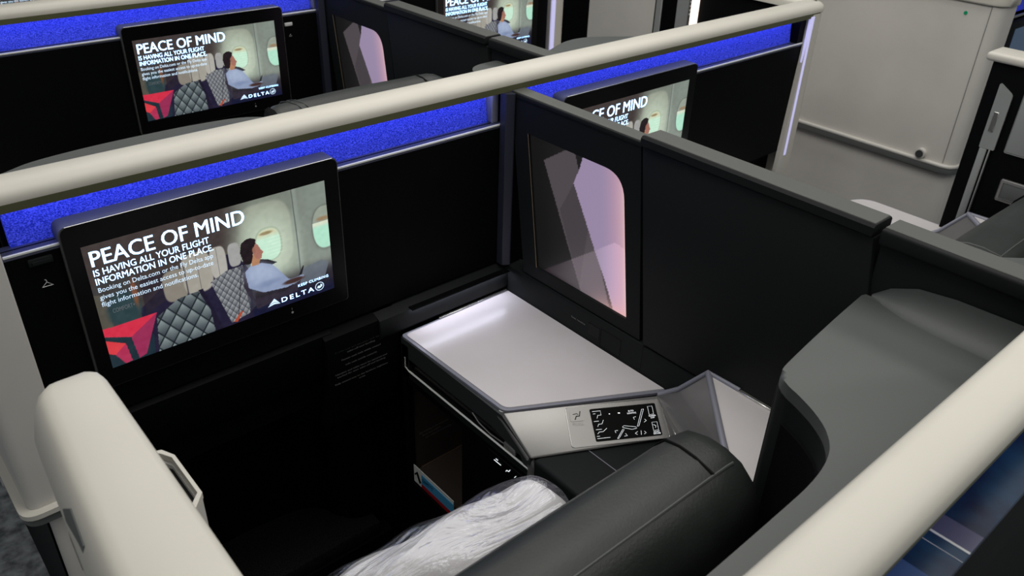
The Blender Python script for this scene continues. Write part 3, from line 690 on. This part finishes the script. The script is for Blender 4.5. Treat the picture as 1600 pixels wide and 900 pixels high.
    part('touch_display', plate([(0, 0), (1, 0), (1, 1), (0, 1)], 0.0008, 0.0014, 0.035), mat('display_black', (0.003, 0.003, 0.003), 0.5, spec=0.06), cp, F, 0)
    part('button', plate([(-0.295, -0.026), (-0.087, -0.03), (-0.106, 0.333), (-0.315, 0.328)], 0.0008, 0.0018, 0.04), SILVER, cp, F, 30)
    def lines(bm, sets, h=0.0017, r=0.00032, closed=False):
        for pts in sets: tube(bm, [tuple(pl(*p, h)) for p in pts], r, 5, closed)
    b = B(); lines(b, [[(-0.145, 0.038), (-0.168, 0.181), (-0.215, 0.176), (-0.24, 0.278)]], 0.002, 0.0011); lines(b, [[(-0.26, 0.115), (-0.20, 0.10), (-0.182, 0.134)]], 0.002, 0.0007); part('button_symbol', b, GLOSSBLACK, cp, F)
    b = B(); text_into(b, 'FULL', lambda x, y: tuple(pl(-0.285 + x*0.17, 0.46 - y*0.10, 0.0012)), 0, 0, 1.0, 0.9); part('button_word', b, DIMINK, cp, F, 0)
    b = B()
    lines(b, [[(0.033, 0.083), (0.158, 0.083), (0.155, 0.216), (0.104, 0.213), (0.085, 0.304)], [(0.038, 0.158), (0.075, 0.158)], [(0.029, 0.389), (0.103, 0.389)],
              [(0.172, 0.369), (0.142, 0.482), (0.09, 0.484), (0.069, 0.554)], [(0.033, 0.641), (0.121, 0.641)], [(0.196, 0.629), (0.133, 0.718), (0.074, 0.719), (0.045, 0.772)],
              [(0.028, 0.843), (0.072, 0.844)], [(0.027, 0.911), (0.218, 0.909)],
              [(0.665, 0.368), (0.626, 0.379), (0.635, 0.45)], [(0.788, 0.466), (0.811, 0.516), (0.772, 0.557)], [(0.352, 0.726), (0.308, 0.73), (0.314, 0.797)], [(0.455, 0.84), (0.475, 0.913), (0.43, 0.918)],
              [(0.642, 0.819), (0.598, 0.868), (0.627, 0.911)], [(0.695, 0.802), (0.686, 0.925)], [(0.74, 0.828), (0.766, 0.878), (0.732, 0.912)], [(0.90, 0.66), (0.935, 0.70), (0.92, 0.76)]])
    lines(b, [[(0.781, 0.157), (0.81, 0.155), (0.681, 0.655), (0.655, 0.664)], [(0.43, 0.64), (0.457, 0.602), (0.631, 0.673), (0.64, 0.72), (0.564, 0.738), (0.435, 0.656)],
              [(0.428, 0.708), (0.449, 0.719), (0.342, 0.968), (0.32, 0.972)], [(0.878, 0.09), (0.947, 0.086), (0.944, 0.336), (0.874, 0.343)], [(0.886, 0.585), (0.964, 0.582), (0.961, 0.827), (0.882, 0.837)]], closed=True, r=0.00027)
    for (s0, t0, rr2) in ((0.282, 0.202, 0.0014), (0.426, 0.2, 0.0022)):
        c = pl(s0, t0, 0.0018); uu = S.normalized(); vv = Tt.normalized()
        b.faces.new([b.verts.new(c + uu*rr2*math.cos(2*math.pi*k/12) + vv*rr2*math.sin(2*math.pi*k/12)) for k in range(12)])
    for s_, s0, t0, ww in (('AUTO', 0.568, 0.195, 0.085), ('LIGHTING', 0.550, 0.265, 0.135), ('SCREEN', 0.862, 0.405, 0.105), ('OFF', 0.885, 0.465, 0.06), ('DO NOT', 0.88, 0.90, 0.09), ('DISTURB', 0.872, 0.955, 0.105)):
        text_into(b, s_, lambda x, y: tuple(pl(s0 + x, t0 - y, 0.0017)), 0, 0, ww, 0.045)
    part('display_icons', b, WHITEGLOW, cp, F, 0, 'white seat and light symbols')
    return t
console(0.0, 'silver console with pearl grey table beside the near seat')
console(1.052, 'console with rounded pearl table end seen over the near divider', ext=0.085, detail=False)

b = B(); box(b, 0.79, 1.05, 1.176, 1.192, 0.739, 0.7425, 0.001, 1); part('added_light_cover', b, BLACK, t1)  # added dark cover over the unseen table lamp
area('added_table_light', (0.92, 1.1835, 0.7385), (0.25, 0.010), 0.13, (0.80, 0.80, 1.0), (0.92, 1.1835, 0.0))  # added lamp to brighten the far end of the table
# safety card in the near cubby
t = thing('safety_card', 'white, blue and red card standing in the console cubby', 'card', (0.776, 1.10, 0.30))
b = B(); box(b, 0.7745, 0.7760, 1.025, 1.172, 0.286, 0.335); part('card_sheet', b, CARDWHITE, t, ID, 0)
b = B(); box(b, 0.7735, 0.7746, 1.025, 1.142, 0.299, 0.326); part('blue_band', b, CARDBLUE, t, ID, 0)
b = B(); box(b, 0.7734, 0.7746, 1.025, 1.142, 0.287, 0.299); part('red_band', b, CARDRED, t, ID, 0)
b = B(); tube(b, [(0.7732, 1.165, 0.312), (0.7732, 1.158, 0.322), (0.7732, 1.152, 0.310), (0.7732, 1.146, 0.298)], 0.0024, 6); part('black_mark', b, GLOSSBLACK, t)
b = B(); text_into(b, 'SAFETY', lambda x, y: (0.7732, 1.138-x, y), 0, 0.308, 0.04, 0.010, 0.01); part('card_lettering', b, mat('card_ink', (0.02, 0.08, 0.45)), t, smooth=0)

# ------------------------------------------------------------------ seats
def seat(dx, yo, label, zt=0.958, x0=0.17, x1=0.748, group='black leather suite seats'):
    F = Frame(dx, yo)
    t = thing('suite_seat', label, 'seat', (dx+0.45, 0.55+yo, 0), group)
    prof = [(0.335, 0.50), (0.330, 0.80), (0.335, 0.885), (0.350, 0.928), (0.378, 0.950), (0.405, 0.957), (0.435, 0.957), (0.458, 0.950), (0.474, 0.930), (0.482, 0.88), (0.490, 0.70), (0.50, 0.50)]
    st = [(x0, 0.80, 0.0), (x0+0.006, 0.93, -0.006), (x0+0.02, 0.985, -0.001), (x0+0.05, 1, 0.0)] + [(x0+0.05+(x1-0.16-x0)*k/6, 1, 0.002*math.sin(math.pi*k/6)) for k in range(1, 7)] + \
         [(x1-0.070, 1, 0.0), (x1-0.04, 0.995, -0.001), (x1-0.022, 0.97, -0.005), (x1-0.010, 0.92, -0.013), (x1-0.003, 0.83, -0.026), (x1, 0.68, -0.050)]
    cy = 0.405
    rings = []
    for x, s, dz in st: rings.append([(x, cy + (y-cy)*s, (z + (dz + zt-0.957)*(z-0.5)/0.457)) for y, z in prof])
    b = B(); loft(b, rings); part('backrest', b, LEATHER, t, F, 60)
    z1 = zt - 0.001
    b = B(); tube(b, [(x0+0.02, 0.380, z1-0.009), (x0+0.12, 0.380, z1-0.0045), (x1-0.085, 0.380, z1-0.0045), (x1-0.045, 0.380, z1-0.0055), (x1-0.030, 0.3805, z1-0.0080)], 0.0020, 6); part('rear_seam', b, PIPING, t, F)
    b = B(); tube(b, [(x1-0.062, 0.478, z1-0.040), (x1-0.063, 0.473, z1-0.024), (x1-0.065, 0.459, z1-0.0055), (x1-0.067, 0.435, z1+0.0012), (x1-0.068, 0.41, z1+0.0012), (x1-0.069, 0.381, z1-0.0045)], 0.0022, 6)
    part('cross_seam', b, STITCH, t, F)
    for k in (0.040, 0.054):
        b = B(); tube(b, [(x0+k-0.006, 0.478, z1-0.040), (x0+k-0.003, 0.473, z1-0.022), (x0+k, 0.459, z1-0.0055), (x0+k+0.004, 0.435, z1+0.0012), (x0+k+0.008, 0.41, z1+0.0012), (x0+k+0.012, 0.381, z1-0.0045), (x0+k+0.014, 0.350, z1-0.025)], 0.0018, 6); part('side_seam', b, PIPING, t, F)
    b = B(); box(b, x0+0.01, x1-0.02, 0.50, 0.86, 0.34, 0.445, 0.035, 4); part('seat_cushion', b, FABRIC, t, F)
    b = B(); box(b, x0+0.03, x1-0.04, 0.36, 0.84, 0.0, 0.34, 0.01, 2); part('seat_base', b, BLACK, t, F)
    return t
seat(0.0, 0, 'black leather seat nearest the viewer, with a plastic-wrapped bundle on it')
seat(1.062, 0, 'black leather seat beyond the near divider at the right edge', zt=0.985, x0=0.355, x1=0.80)
seat(0.40, PITCH-0.07, 'black seat whose headrest tops show over the near rail at left', zt=1.122, x0=0.255, x1=0.665)
seat(1.45, PITCH, 'seat in the second row right of the small divider, mostly hidden', zt=0.95, x0=0.22, x1=0.69)

# ------------------------------------------------------------------ seat shells (shelf, wing and lined recess behind each seat)
def shell(F, label, xl, xr, y_tip=0.389, group='grey seat shells behind the seats', cove=True, z=1.05, lwing=0.30, left_pts=None):
    """xl..xr: bay limits; the console side is at xr"""
    t = thing('seat_shell', label, 'seat shell', F(((xl+xr)/2, 0.24, 0)), group)
    w = xr
    inner = [(w, 0.418), (w-0.10, 0.408), (w-0.215, 0.394), (w-0.262, 0.385), (w-0.278, 0.366), (w-0.286, 0.345), (w-0.300, 0.315), (w-0.320, 0.288), (w-0.350, 0.268), (w-0.40, 0.257), (w-0.48, 0.254), (w-0.62, 0.252)]
    a = xl+lwing*0.36
    left = [(a+0.12, 0.252), (a+0.055, 0.262), (a+0.02, 0.30), (a, 0.345), (a-0.02, 0.375), (xl, 0.385)]
    if left_pts: left = left_pts
    def smooth2(P, n=5):
        out = []
        for i in range(len(P)-1):
            p0 = P[max(i-1, 0)]; p1 = P[i]; p2 = P[i+1]; p3 = P[min(i+2, len(P)-1)]
            for j in range(n):
                u = j/n; out.append(tuple(0.5*((2*p1[c]) + (-p0[c]+p2[c])*u + (2*p0[c]-5*p1[c]+4*p2[c]-p3[c])*u*u + (-p0[c]+3*p1[c]-3*p2[c]+p3[c])*u**3) for c in (0, 1)))
        return out + [P[-1]]
    full = smooth2(inner + left); i2 = 2*5; i10 = 10*5
    loop = full + [(xl, 0.188), (w, 0.188)]
    b = B(); prism(b, loop, 'Z', z-0.022, z, 0.007, 4); part('shelf_top', b, SHELF, t, F, 50)
    # inner lining dropping from the shelf edge
    lin = full[i2:]
    b = B(); N = len(lin)
    off = []
    for i, p in enumerate(lin):
        p = Vector(p); a1 = Vector(lin[max(i-1, 0)]); b1 = Vector(lin[min(i+1, N-1)]); d = (b1-a1).normalized(); off.append(p + Vector((d.y, -d.x))*(-0.012))
    top = [(p.x, p.y, z-0.006) for p in map(Vector, [(q[0], q[1], 0) for q in lin])]
    rings = [[(p[0], p[1], zz) for p in lin] + [(q.x, q.y, zz) for q in reversed(off)] for zz in (0.0, z-0.018)]
    loft(b, rings); part('recess_lining', b, CHAR, t, F, 50)
    # wing front edge and trim panel
    b = B(); wp = full[i2:i10]
    rings = []
    off2 = []
    for i in range(len(wp)):
        a1 = Vector(wp[max(i-1, 0)]); b1 = Vector(wp[min(i+1, len(wp)-1)]); d = (b1-a1).normalized(); off2.append(Vector(wp[i]) + Vector((d.y, -d.x))*0.0025)
    m0 = 12
    for zz in (0.50, z-0.058, z-0.054):
        rings.append([(q.x, q.y, zz) for q in off2[m0:]] + [(p[0], p[1], zz) for p in reversed(wp[m0:])])
    loft(b, rings); part('padded_lining', b, FABRIC, t, F, 50)
    b = B(); e0 = (w-0.222, 0.393); box(b, w-0.262, w-0.222, 0.375, 0.389, 0.30, z-0.018, 0.006, 3); part('wing_edge', b, CHAR, t, F)
    b = B(); box(b, w-0.24, w-0.001, 0.372, 0.390, 0.50, z-0.02); part('wing_front', b, CHAR, t, F, 0)
    # cove sweeping up to the divider
    if cove:
        b = B(); rings = []
        for y, k in ((0.408, 0.05), (0.385, 0.5), (0.35, 0.85), (0.30, 1.0), (0.22, 1.05), (0.190, 1.05)):
            pts = []
            R = 0.040*k
            for j in range(9):
                th = j/8*math.pi/2
                pts.append((w - R + R*math.sin(th), y, z-0.001 + 0.045*(1-math.cos(th))*k))
            pts += [(w, y, z-0.03), (w-R, y, z-0.03)]
            rings.append(pts)
        loft(b, rings); part('cove', b, SHELF, t, F, 60)
    b = B(); box(b, xl, w, 0.188, 0.20, 0.0, 1.05); part('shell_back', b, BLACK, t, F, 0)
    return t
shell(Frame(), 'grey shell with curved wing beside the near seat at lower right', 0.14, 1.056)
shell(Frame(), 'grey shell strip behind the seat at the right edge, beyond the near divider', 1.103, 2.16, left_pts=[(1.53, 0.252), (1.45, 0.260), (1.395, 0.283), (1.350, 0.316), (1.318, 0.344), (1.28, 0.374), (1.103, 0.385)])
def far_shell(label, front, xl, xr, z):
    t = thing('seat_shell', label, 'seat shell', ((xl+xr)/2, 1.30, 0), 'grey seat shells behind the seats')
    full = []
    P = front
    for i in range(len(P)-1):
        p0 = P[max(i-1, 0)]; p1 = P[i]; p2 = P[i+1]; p3 = P[min(i+2, len(P)-1)]
        for j in range(5):
            u = j/5; full.append(tuple(0.5*((2*p1[c]) + (-p0[c]+p2[c])*u + (2*p0[c]-5*p1[c]+4*p2[c]-p3[c])*u*u + (-p0[c]+3*p1[c]-3*p2[c]+p3[c])*u**3) for c in (0, 1)))
    full.append(P[-1])
    b = B(); prism(b, full + [(xr, 1.2635), (xl, 1.2635)], 'Z', z-0.022, z, 0.007, 3); part('shelf_top', b, SHELF, t, ID, 50)
    b = B(); rings = [[(x, y-0.003, zz) for x, y in full] + [(x, y-0.014, zz) for x, y in reversed(full)] for zz in (0.0, z-0.018)]
    loft(b, rings); part('recess_lining', b, BLACK, t, ID, 50)
far_shell('grey shell shelf showing over the left end of the near rail', [(0.14, 1.405), (0.192, 1.42), (0.244, 1.443), (0.33, 1.455), (0.423, 1.458), (0.52, 1.455), (0.60, 1.442), (0.645, 1.41), (0.665, 1.365), (0.70, 1.326), (0.78, 1.316), (1.0, 1.316), (1.08, 1.325), (1.12, 1.37), (1.145, 1.43), (1.18, 1.455), (1.245, 1.458)], 0.14, 1.245, 1.11)
far_shell('grey shell shelf showing over the near rail below the distant cream posts', [(1.292, 1.405), (1.33, 1.425), (1.40, 1.452), (1.49, 1.488), (1.56, 1.488), (1.631, 1.452), (1.70, 1.40), (1.74, 1.345), (1.80, 1.320), (2.0, 1.316), (2.16, 1.316)], 1.292, 2.16, 1.11)

# ------------------------------------------------------------------ aisle-side arm walls
def arm_wall(label, left=True):
    if left:
        F = Frame(); x0 = 0.0
    else:
        F = Frame(2.345-0.055, 0.0, 0.0); F = Frame(2.334, 0.0, 0.0)
    t = thing('aisle_wall', label, 'wall panel', F((0.095, 0.45, 0)), 'aisle walls beside the suites')
    # cap, wider towards the seat, with soft shoulders
    def prof(xo, xi, zt, d):
        return [(xo+0.006, zt-0.078), (xo+0.001, zt-0.060), (xo, zt-0.045), (xo+0.006, zt-0.020), (xo+0.013, zt-0.006), (xo+0.020, zt-0.0005), (xo+0.028, zt), (xi-0.008, zt), (xi-0.0025, zt-0.0025), (xi, zt-0.008), (xi, zt-0.078)]
    XO = lambda y: 0.033 + 0.029*max(0.0, (y-0.25)/0.52)**1.3
    rings = []
    for y, a1, a2, dz in ((0.10, 0, 0, 0.0), (0.30, 0, 0, 0.0), (0.50, 0, 0, 0), (0.62, 0, 0, 0), (0.72, 0, 0, 0), (0.752, 0.0005, 0.0, -0.0003), (0.764, 0.003, 0.002, -0.001), (0.772, 0.008, 0.006, -0.003), (0.7765, 0.014, 0.012, -0.006), (0.779, 0.020, 0.020, -0.012)):
        rings.append([(x, y, z+dz*(1 if z > 1.12 else 0)) for x, z in prof(XO(y)+a1, 0.131+0.006*min(1, y/0.7)-a2, 1.141, 0)])
    b = B(); loft(b, rings); part('wall_cap', b, CREAM, t, F, 60)
    b = B(); prism(b, round_poly([(0.072, -0.0+0.10), (0.1265, 0.10), (0.1265, 0.762), (0.072, 0.762)], [0, 0, 0.006, 0.02]), 'Z', 0.0, 1.070)
    part('wall_body', b, WALLCREAM if left else BLACK, t, F)
    if left:
        b = B(); box(b, 0.063, 0.073, 0.12, 0.66, 0.62, 1.062, 0.003, 2); part('door_leaf', b, WALLCREAM, t, F)
        b = B(); q = [(0.560, 1.122), (0.606, 1.124), (0.628, 1.108), (0.612, 1.086), (0.574, 1.084)]
        SX = lambda y, z: XO(y) + np.interp(z, [1.081, 1.096, 1.121, 1.135], [0.001, 0.0, 0.006, 0.013])
        loft(b, [[(float(SX(y, z))-0.0012, y, z) for y, z in q], [(float(SX(y, z))+0.006, y, z) for y, z in q]]); part('latch_recess', b, BUMPER, t, F, 0, 'dark grey latch recess')
        # six-sided pocket hung on the seat side
        hexo = [(0.134, 0.792), (0.176, 0.775), (0.184, 0.758), (0.184, 0.684), (0.166, 0.662), (0.134, 0.640)]
        hexi = [(0.136, 0.782), (0.171, 0.769), (0.178, 0.754), (0.178, 0.688), (0.162, 0.670), (0.136, 0.652)]
        b = B(); ring(b, hexo, [(0.136, 0.785), (0.172, 0.771), (0.180, 0.756), (0.180, 0.687), (0.163, 0.668), (0.136, 0.650)], 'Z', 0.994, 1.002); part('pocket_rim', b, CREAM, t, F, 0, 'cream six-sided rim')
        b = B(); ring(b, [(x-0.001 if x > 0.14 else x, y) for x, y in hexo], hexi, 'Z', 0.84, 0.992); prism(b, hexi, 'Z', 0.84, 0.85); part('pocket', b, WALLCREAM, t, F, 0)
        b = B(); prism(b, hexi, 'Z', 0.970, 0.986); part('pocket_lining', b, CHAR, t, F, 0)
    return t
arm_wall('rounded cream aisle wall at the lower left with a six-sided pocket')

# right aisle wall of the right bay: black inside, cream cap, door mechanism
t = thing('aisle_wall', 'black aisle wall with cream cap and silver latch at the right edge', 'wall panel', (2.22, 0.4, 0), 'aisle walls beside the suites')
b = B(); box(b, 2.165, 2.25, 0.19, 0.742, 1.128, 1.149, 0.008, 3); part('wall_cap', b, CREAM, t)
b = B(); box(b, 2.175, 2.235, 0.19, 0.725, 0.0, 1.130, 0.004, 2); part('wall_body', b, BLACK, t)
b = B(); prism(b, round_poly([(0.692, 1.085), (0.656, 1.062), (0.656, 0.922), (0.692, 0.922)], [0.004, 0.014, 0.003, 0.003]), 'X', 2.1705, 2.1755); lp = part('latch_plate', b, GREYPLATE, t, smooth=0)
b = B(); box(b, 2.1690, 2.1710, 0.672, 0.684, 0.965, 1.015, 0.001, 1); part('latch_handle', b, SILVER2, lp)
b = B(); box(b, 2.1700, 2.1755, 0.672, 0.690, 0.715, 0.922, 0.003, 2); box(b, 2.1680, 2.1755, 0.664, 0.667, 0.72, 0.922, 0.001, 1); part('door_edge', b, GREYPLATE, t, label='silver grey sliding door edge')
b = B(); box(b, 2.1715, 2.1755, 0.52, 0.634, 0.925, 1.085, 0.004, 3); part('reading_pocket', b, GREYPLATE, t)
b = B(); box(b, 2.1725, 2.1765, 0.49, 0.618, 0.805, 0.862, 0.004, 3)
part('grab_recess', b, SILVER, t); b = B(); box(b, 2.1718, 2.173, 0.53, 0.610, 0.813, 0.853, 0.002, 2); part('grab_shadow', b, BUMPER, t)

# ------------------------------------------------------------------ near rear partition (row behind the near seat)
t0, F0 = partition(-PITCH, 0.040, 2.19, None, None, 'broad cream rail crossing the lower right corner',
                   [(0.152, 1.21), (1.27, 2.11)], led=False)
t = thing('striped_slab', 'dark blue glossy booklet with pale stripes under the rail at the lower right corner', 'slab', (0.75, 0.14, 1.071))  # striped slab stands in for an unidentified thing below the rail
NAVY = mat('navy_gloss', (0.008, 0.014, 0.045), 0.35, spec=0.3, noise=(22, (0.012, 0.05, 0.11)))
b = B(); box(b, 0.50, 1.02, 0.104, 0.162, 1.0710, 1.0770, 0.0015, 2); part('cover', b, NAVY, t)
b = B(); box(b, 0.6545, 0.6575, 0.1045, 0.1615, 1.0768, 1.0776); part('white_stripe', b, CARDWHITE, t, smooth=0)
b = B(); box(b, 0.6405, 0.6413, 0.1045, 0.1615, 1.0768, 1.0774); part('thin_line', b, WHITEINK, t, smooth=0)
b = B(); box(b, 0.6575, 0.6850, 0.1045, 0.1615, 1.0768, 1.0773); part('pale_band', b, mat('slate_stripe', (0.09, 0.09, 0.16), 0.3), t, smooth=0)
b = B(); box(b, 0.565, 0.603, 0.1045, 0.1615, 1.0768, 1.0773); part('blue_band', b, mat('dusty_blue_stripe', (0.05, 0.10, 0.24), 0.35), t, smooth=0)

# ------------------------------------------------------------------ second row partition and third row
t2, F2 = partition(PITCH, 0.055, 2.23, None, None, 'second cream rail partition with blue strip across the top left', [(0.152, 1.228), (1.30, 2.17)])
b = B(); prism(b, round_poly([(2.205, 1.199), (2.262, 1.199), (2.262, 1.262), (2.205, 1.262)], [0.003, 0.02, 0, 0]), 'Z', 0.0, 1.149); part('end_post', b, CREAM, t2, F2)
b = B(); prism(b, [(2.196, 1.2), (2.200, 1.197), (2.212, 1.197), (2.212, 1.206), (2.196, 1.206)], 'Z', 0.55, 1.142); part('post_light', b, LAVGLOW, t2, F2, label='lavender lit strip down the inside of the post')
b = B(); box(b, 1.229, 1.243, 1.222, 1.246, 1.071, 1.138, 0.002); part('strip_end', b, GREYTRIM, t2, F2)
monitor(0.687, PITCH, 'second-row screen at the upper left, beyond the near rail')
monitor(1.697, PITCH, 'small distant screen at the top, behind the small divider')
b = B(); box(b, 1.125, 1.150, 1.2085, 1.2135, 1.035, 1.045, 0.002, 2); tube(b, [(1.137, 1.2115, 1.005), (1.146, 1.2115, 1.005), (1.1415, 1.2115, 1.011)], 0.0006, 6, True); part('coat_hook', b, WHITEINK, t2, F2)
t3, F3 = partition(2*PITCH, 0.055, 2.23, None, None, 'farthest cream rail at the top edge of the view', [(0.152, 2.17)])
monitor(0.600, 2*PITCH, 'farthest screen, only a sliver showing at the top left corner')
# consoles of the second row (mirrored)
console(0, 'second-row console at the outer side, hidden behind the near rail', F=Frame(0.13-0.06, PITCH, 1.12), detail=False)

# ------------------------------------------------------------------ window-side suites across the right aisle
def window_wall(yo, ya, yb, label, corner=True):
    t = thing('outer_suite_wall', label, 'wall panel', (2.82, 1.2+yo, 0), 'outer suite walls across the aisle')
    F = Frame(0, yo)
    if corner: prof = round_poly([(2.77, yb), (2.77, ya), (2.85, ya-0.012), (2.85, yb)], [0, 0.05, 0.0, 0])
    else: prof = [(2.77, yb), (2.77, ya), (2.85, ya), (2.85, yb)]
    b = B(); prism(b, prof, 'Z', 0.628, 1.135); part('upper_skin', b, WALLCREAM, t, F)
    b = B(); prism(b, [(x+0.008 if x < 2.8 else x, y+0.006 if y < 1.2 else y) for x, y in prof], 'Z', 0.0, 0.632); part('lower_skin', b, WALLCREAM, t, F)
    b = B(); capp = [(x-0.006 if x < 2.8 else x, y-0.006 if y < 1.2 else y) for x, y in prof]; prism(b, capp, 'Z', 1.137, 1.175, 0.006, 3); part('cap', b, CREAM, t, F)
    if corner:
        b = B(); bp = round_poly([(2.758, yb), (2.758, ya-0.004), (2.838, ya-0.020), (2.85, yb)], [0, 0.045, 0.003, 0]); prism(b, bp, 'Z', 0.600, 0.622, 0.004, 2); part('bumper', b, BUMPER, t, F)
        b = B(); bp = round_poly([(2.756, yb), (2.756, ya-0.006), (2.840, ya-0.022), (2.85, yb)], [0, 0.045, 0.003, 0]); prism(b, bp, 'Z', 0.622, 0.631, 0.003, 2); part('bumper_lip', b, WALLCREAM, t, F)
        b = B(); cyl(b, (2.752, 1.048, 0.648), 'X', 0.0165, 0.02, 24); part('knob_seat', b, WALLCREAM, t, F)
        b = B(); cyl(b, (2.749, 1.048, 0.648), 'X', 0.0125, 0.01, 24); part('knob', b, RUBBER, t, F, label='dark round stopper')
        b = B(); cyl(b, (2.768, 1.044, 1.105), 'X', 0.0055, 0.004, 16); part('marker_dot', b, GREENDOT, t, F, label='small green dot')
        b = B(); box(b, 2.7692, 2.771, 0.973, 0.9742, 0.635, 1.135); part('panel_seam', b, BUMPER, t, F, 0)
    return t
window_wall(0, 0.945, 1.62, 'large plain warm grey wall across the aisle with a dark stopper')
window_wall(PITCH, 0.945+0.24, 1.556, 'distant warm grey wall panel at the top centre', corner=False)
# strips of the far suite entry between them
t = thing('suite_doorway', 'distant suite entry with grey strips and a small grille at the top', 'door', (2.79, 2.1, 0))
b = B(); box(b, 2.772, 2.80, 2.045, 2.262, 0.0, 1.16); part('door_frame', b, BLACK, t, smooth=0)
b = B(); box(b, 2.775, 2.80, 2.633, 3.40, 0.0, 1.16); part('dark_opening', b, BLACK, t, smooth=0)
b = B(); box(b, 2.768, 2.774, 2.222, 2.252, 0.0, 1.15, 0.002, 1); part('door_strip', b, GREYPLATE, t)
b = B(); box(b, 2.768, 2.774, 2.085, 2.145, 0.0, 1.15, 0.002, 1); part('door_panel', b, GREYPLATE, t)
b = B(); box(b, 2.767, 2.774, 2.050, 2.085, 0.0, 1.15); part('grille_plate', b, CHARTOP, t, smooth=0)
b = B()
for k in range(9): box(b, 2.764, 2.768, 2.056, 2.078, 0.90+0.016*k, 0.906+0.016*k)
part('vent_grille', b, WALLCREAM, t, smooth=0)
# window suite partition seen past the big wall
t = thing('suite_partition', 'window-side partition with blue strip at the top right corner', 'partition', (3.2, 1.0, 0), 'partitions between the suite rows')
b = B(); prism(b, [(0.955, 1.145), (0.958, 1.168), (0.975, 1.178), (1.02, 1.178), (1.02, 1.145)], 'X', 2.85, 3.9); part('top_rail', b, CREAM, t)
b = B(); box(b, 2.852, 3.9, 0.968, 1.0, 0.0, 1.088); part('facing_panel', b, BLACK, t, smooth=0)
b = B(); box(b, 2.852, 3.9, 0.988, 1.0, 1.088, 1.147); part('lit_strip', b, BLUEFAB, t, smooth=0)
b = B(); box(b, 2.852, 3.9, 0.966, 0.989, 1.080, 1.088); part('ledge', b, SILVER2, t, smooth=0)
b = B(); box(b, 2.905, 3.36, 0.950, 0.968, 0.80, 1.075, 0.008, 2); part('screen_bezel', b, GLOSSBLACK, t)
b = B(); box(b, 2.95, 3.32, 0.9485, 0.951, 0.83, 1.05); part('screen_glass', b, mat('dark_blue_glass', (0.02, 0.03, 0.05), 0.3, emit=(0.03, 0.05, 0.08), estr=1.0), t, smooth=0)

# ------------------------------------------------------------------ footwell under the near screen
t = thing('footwell', 'dark carpeted footwell box under the large near screen', 'footwell', (0.45, 1.5, 0))
b = B(); box(b, 0.17, 0.735, 1.27, 1.75, 0.06, 0.10, 0.004, 2); part('footrest_mat', b, DARKCARPET, t)
b = B(); box(b, 0.14, 0.768, 1.264, 1.80, 0.0, 0.06); part('footwell_floor', b, BLACK, t, smooth=0)
b = B(); box(b, 0.135, 0.14, 1.264, 1.80, 0.0, 0.56); box(b, 0.764, 0.768, 1.264, 1.80, 0.0, 0.56); box(b, 0.14, 0.764, 1.79, 1.80, 0.06, 0.56); box(b, 0.14, 0.764, 1.264, 1.80, 0.555, 0.56); part('footwell_lining', b, BLACK, t, smooth=0)


# floor inside the near suite is black
b = B(); box(b, 0.13, 1.05, 0.2, 1.262, 0.001, 0.012); o = part('floor_mat', b, DARKCARPET, smooth=0); set_tags(o, 'black carpet on the floor of the near suite', 'floor mat')

# ------------------------------------------------------------------ plastic-wrapped bedding on the near seat
def bundle(r_extra, seed, amp):
    bm = B(); nx, nr = 90, 48
    rs = np.random.RandomState(seed); ph = rs.rand(14)*6.28; fr = rs.rand(14, 2)
    rings = []
    for i in range(nx+1):
        s = i/nx; x = 0.10 + s*0.522
        endr = min(1, (1-((2*s-1)**2)**5))**0.5 if 0 < s < 1 else 0.0
        endr = max(endr, 0.10)
        rg = []
        for k in range(nr):
            a = 2*math.pi*k/nr
            c, q = math.cos(a), math.sin(a)
            p = 2.6
            rr = (abs(c)**p + abs(q)**p)**(-1/p)
            hy, hz = 0.090, 0.185
            y = c*rr*hy; z = q*rr*hz
            wr = 0
            for j in range(7):
                wr += math.sin((4+9*fr[j, 0])*s*2.2 + (1+1.6*j)*a*(1 if j % 2 else -1) + ph[j] + 1.3*math.sin(a*2+s*5+ph[j+7]))/(1.5+j*0.7)
            wr *= amp
            sc2 = (endr if abs(q) < 2 else 1)
            yy = y*(0.35+0.65*endr) ; zz = z*(0.55+0.45*endr)
            n = Vector((0, c, q))
            rg.append((x, 0.592 + yy*(1+r_extra) + n.y*wr + 0.02*math.sin(s*5), 0.662 + zz*(1+r_extra) + n.z*wr - 0.006*math.cos(s*6.5) + 0.10*(s-0.88)))
        rings.append(rg)
    loft(bm, rings); return bm
t = thing('wrapped_bedding', 'white bedding bundle wrapped in clear plastic on the near seat', 'bedding', (0.40, 0.58, 0.47))
part('bedding', bundle(0.0, 5, 0.0035), LINEN, t, smooth=80)
part('plastic_wrap', bundle(0.045, 9, 0.0035), FILM, t, smooth=80, label='clear crinkled plastic film')
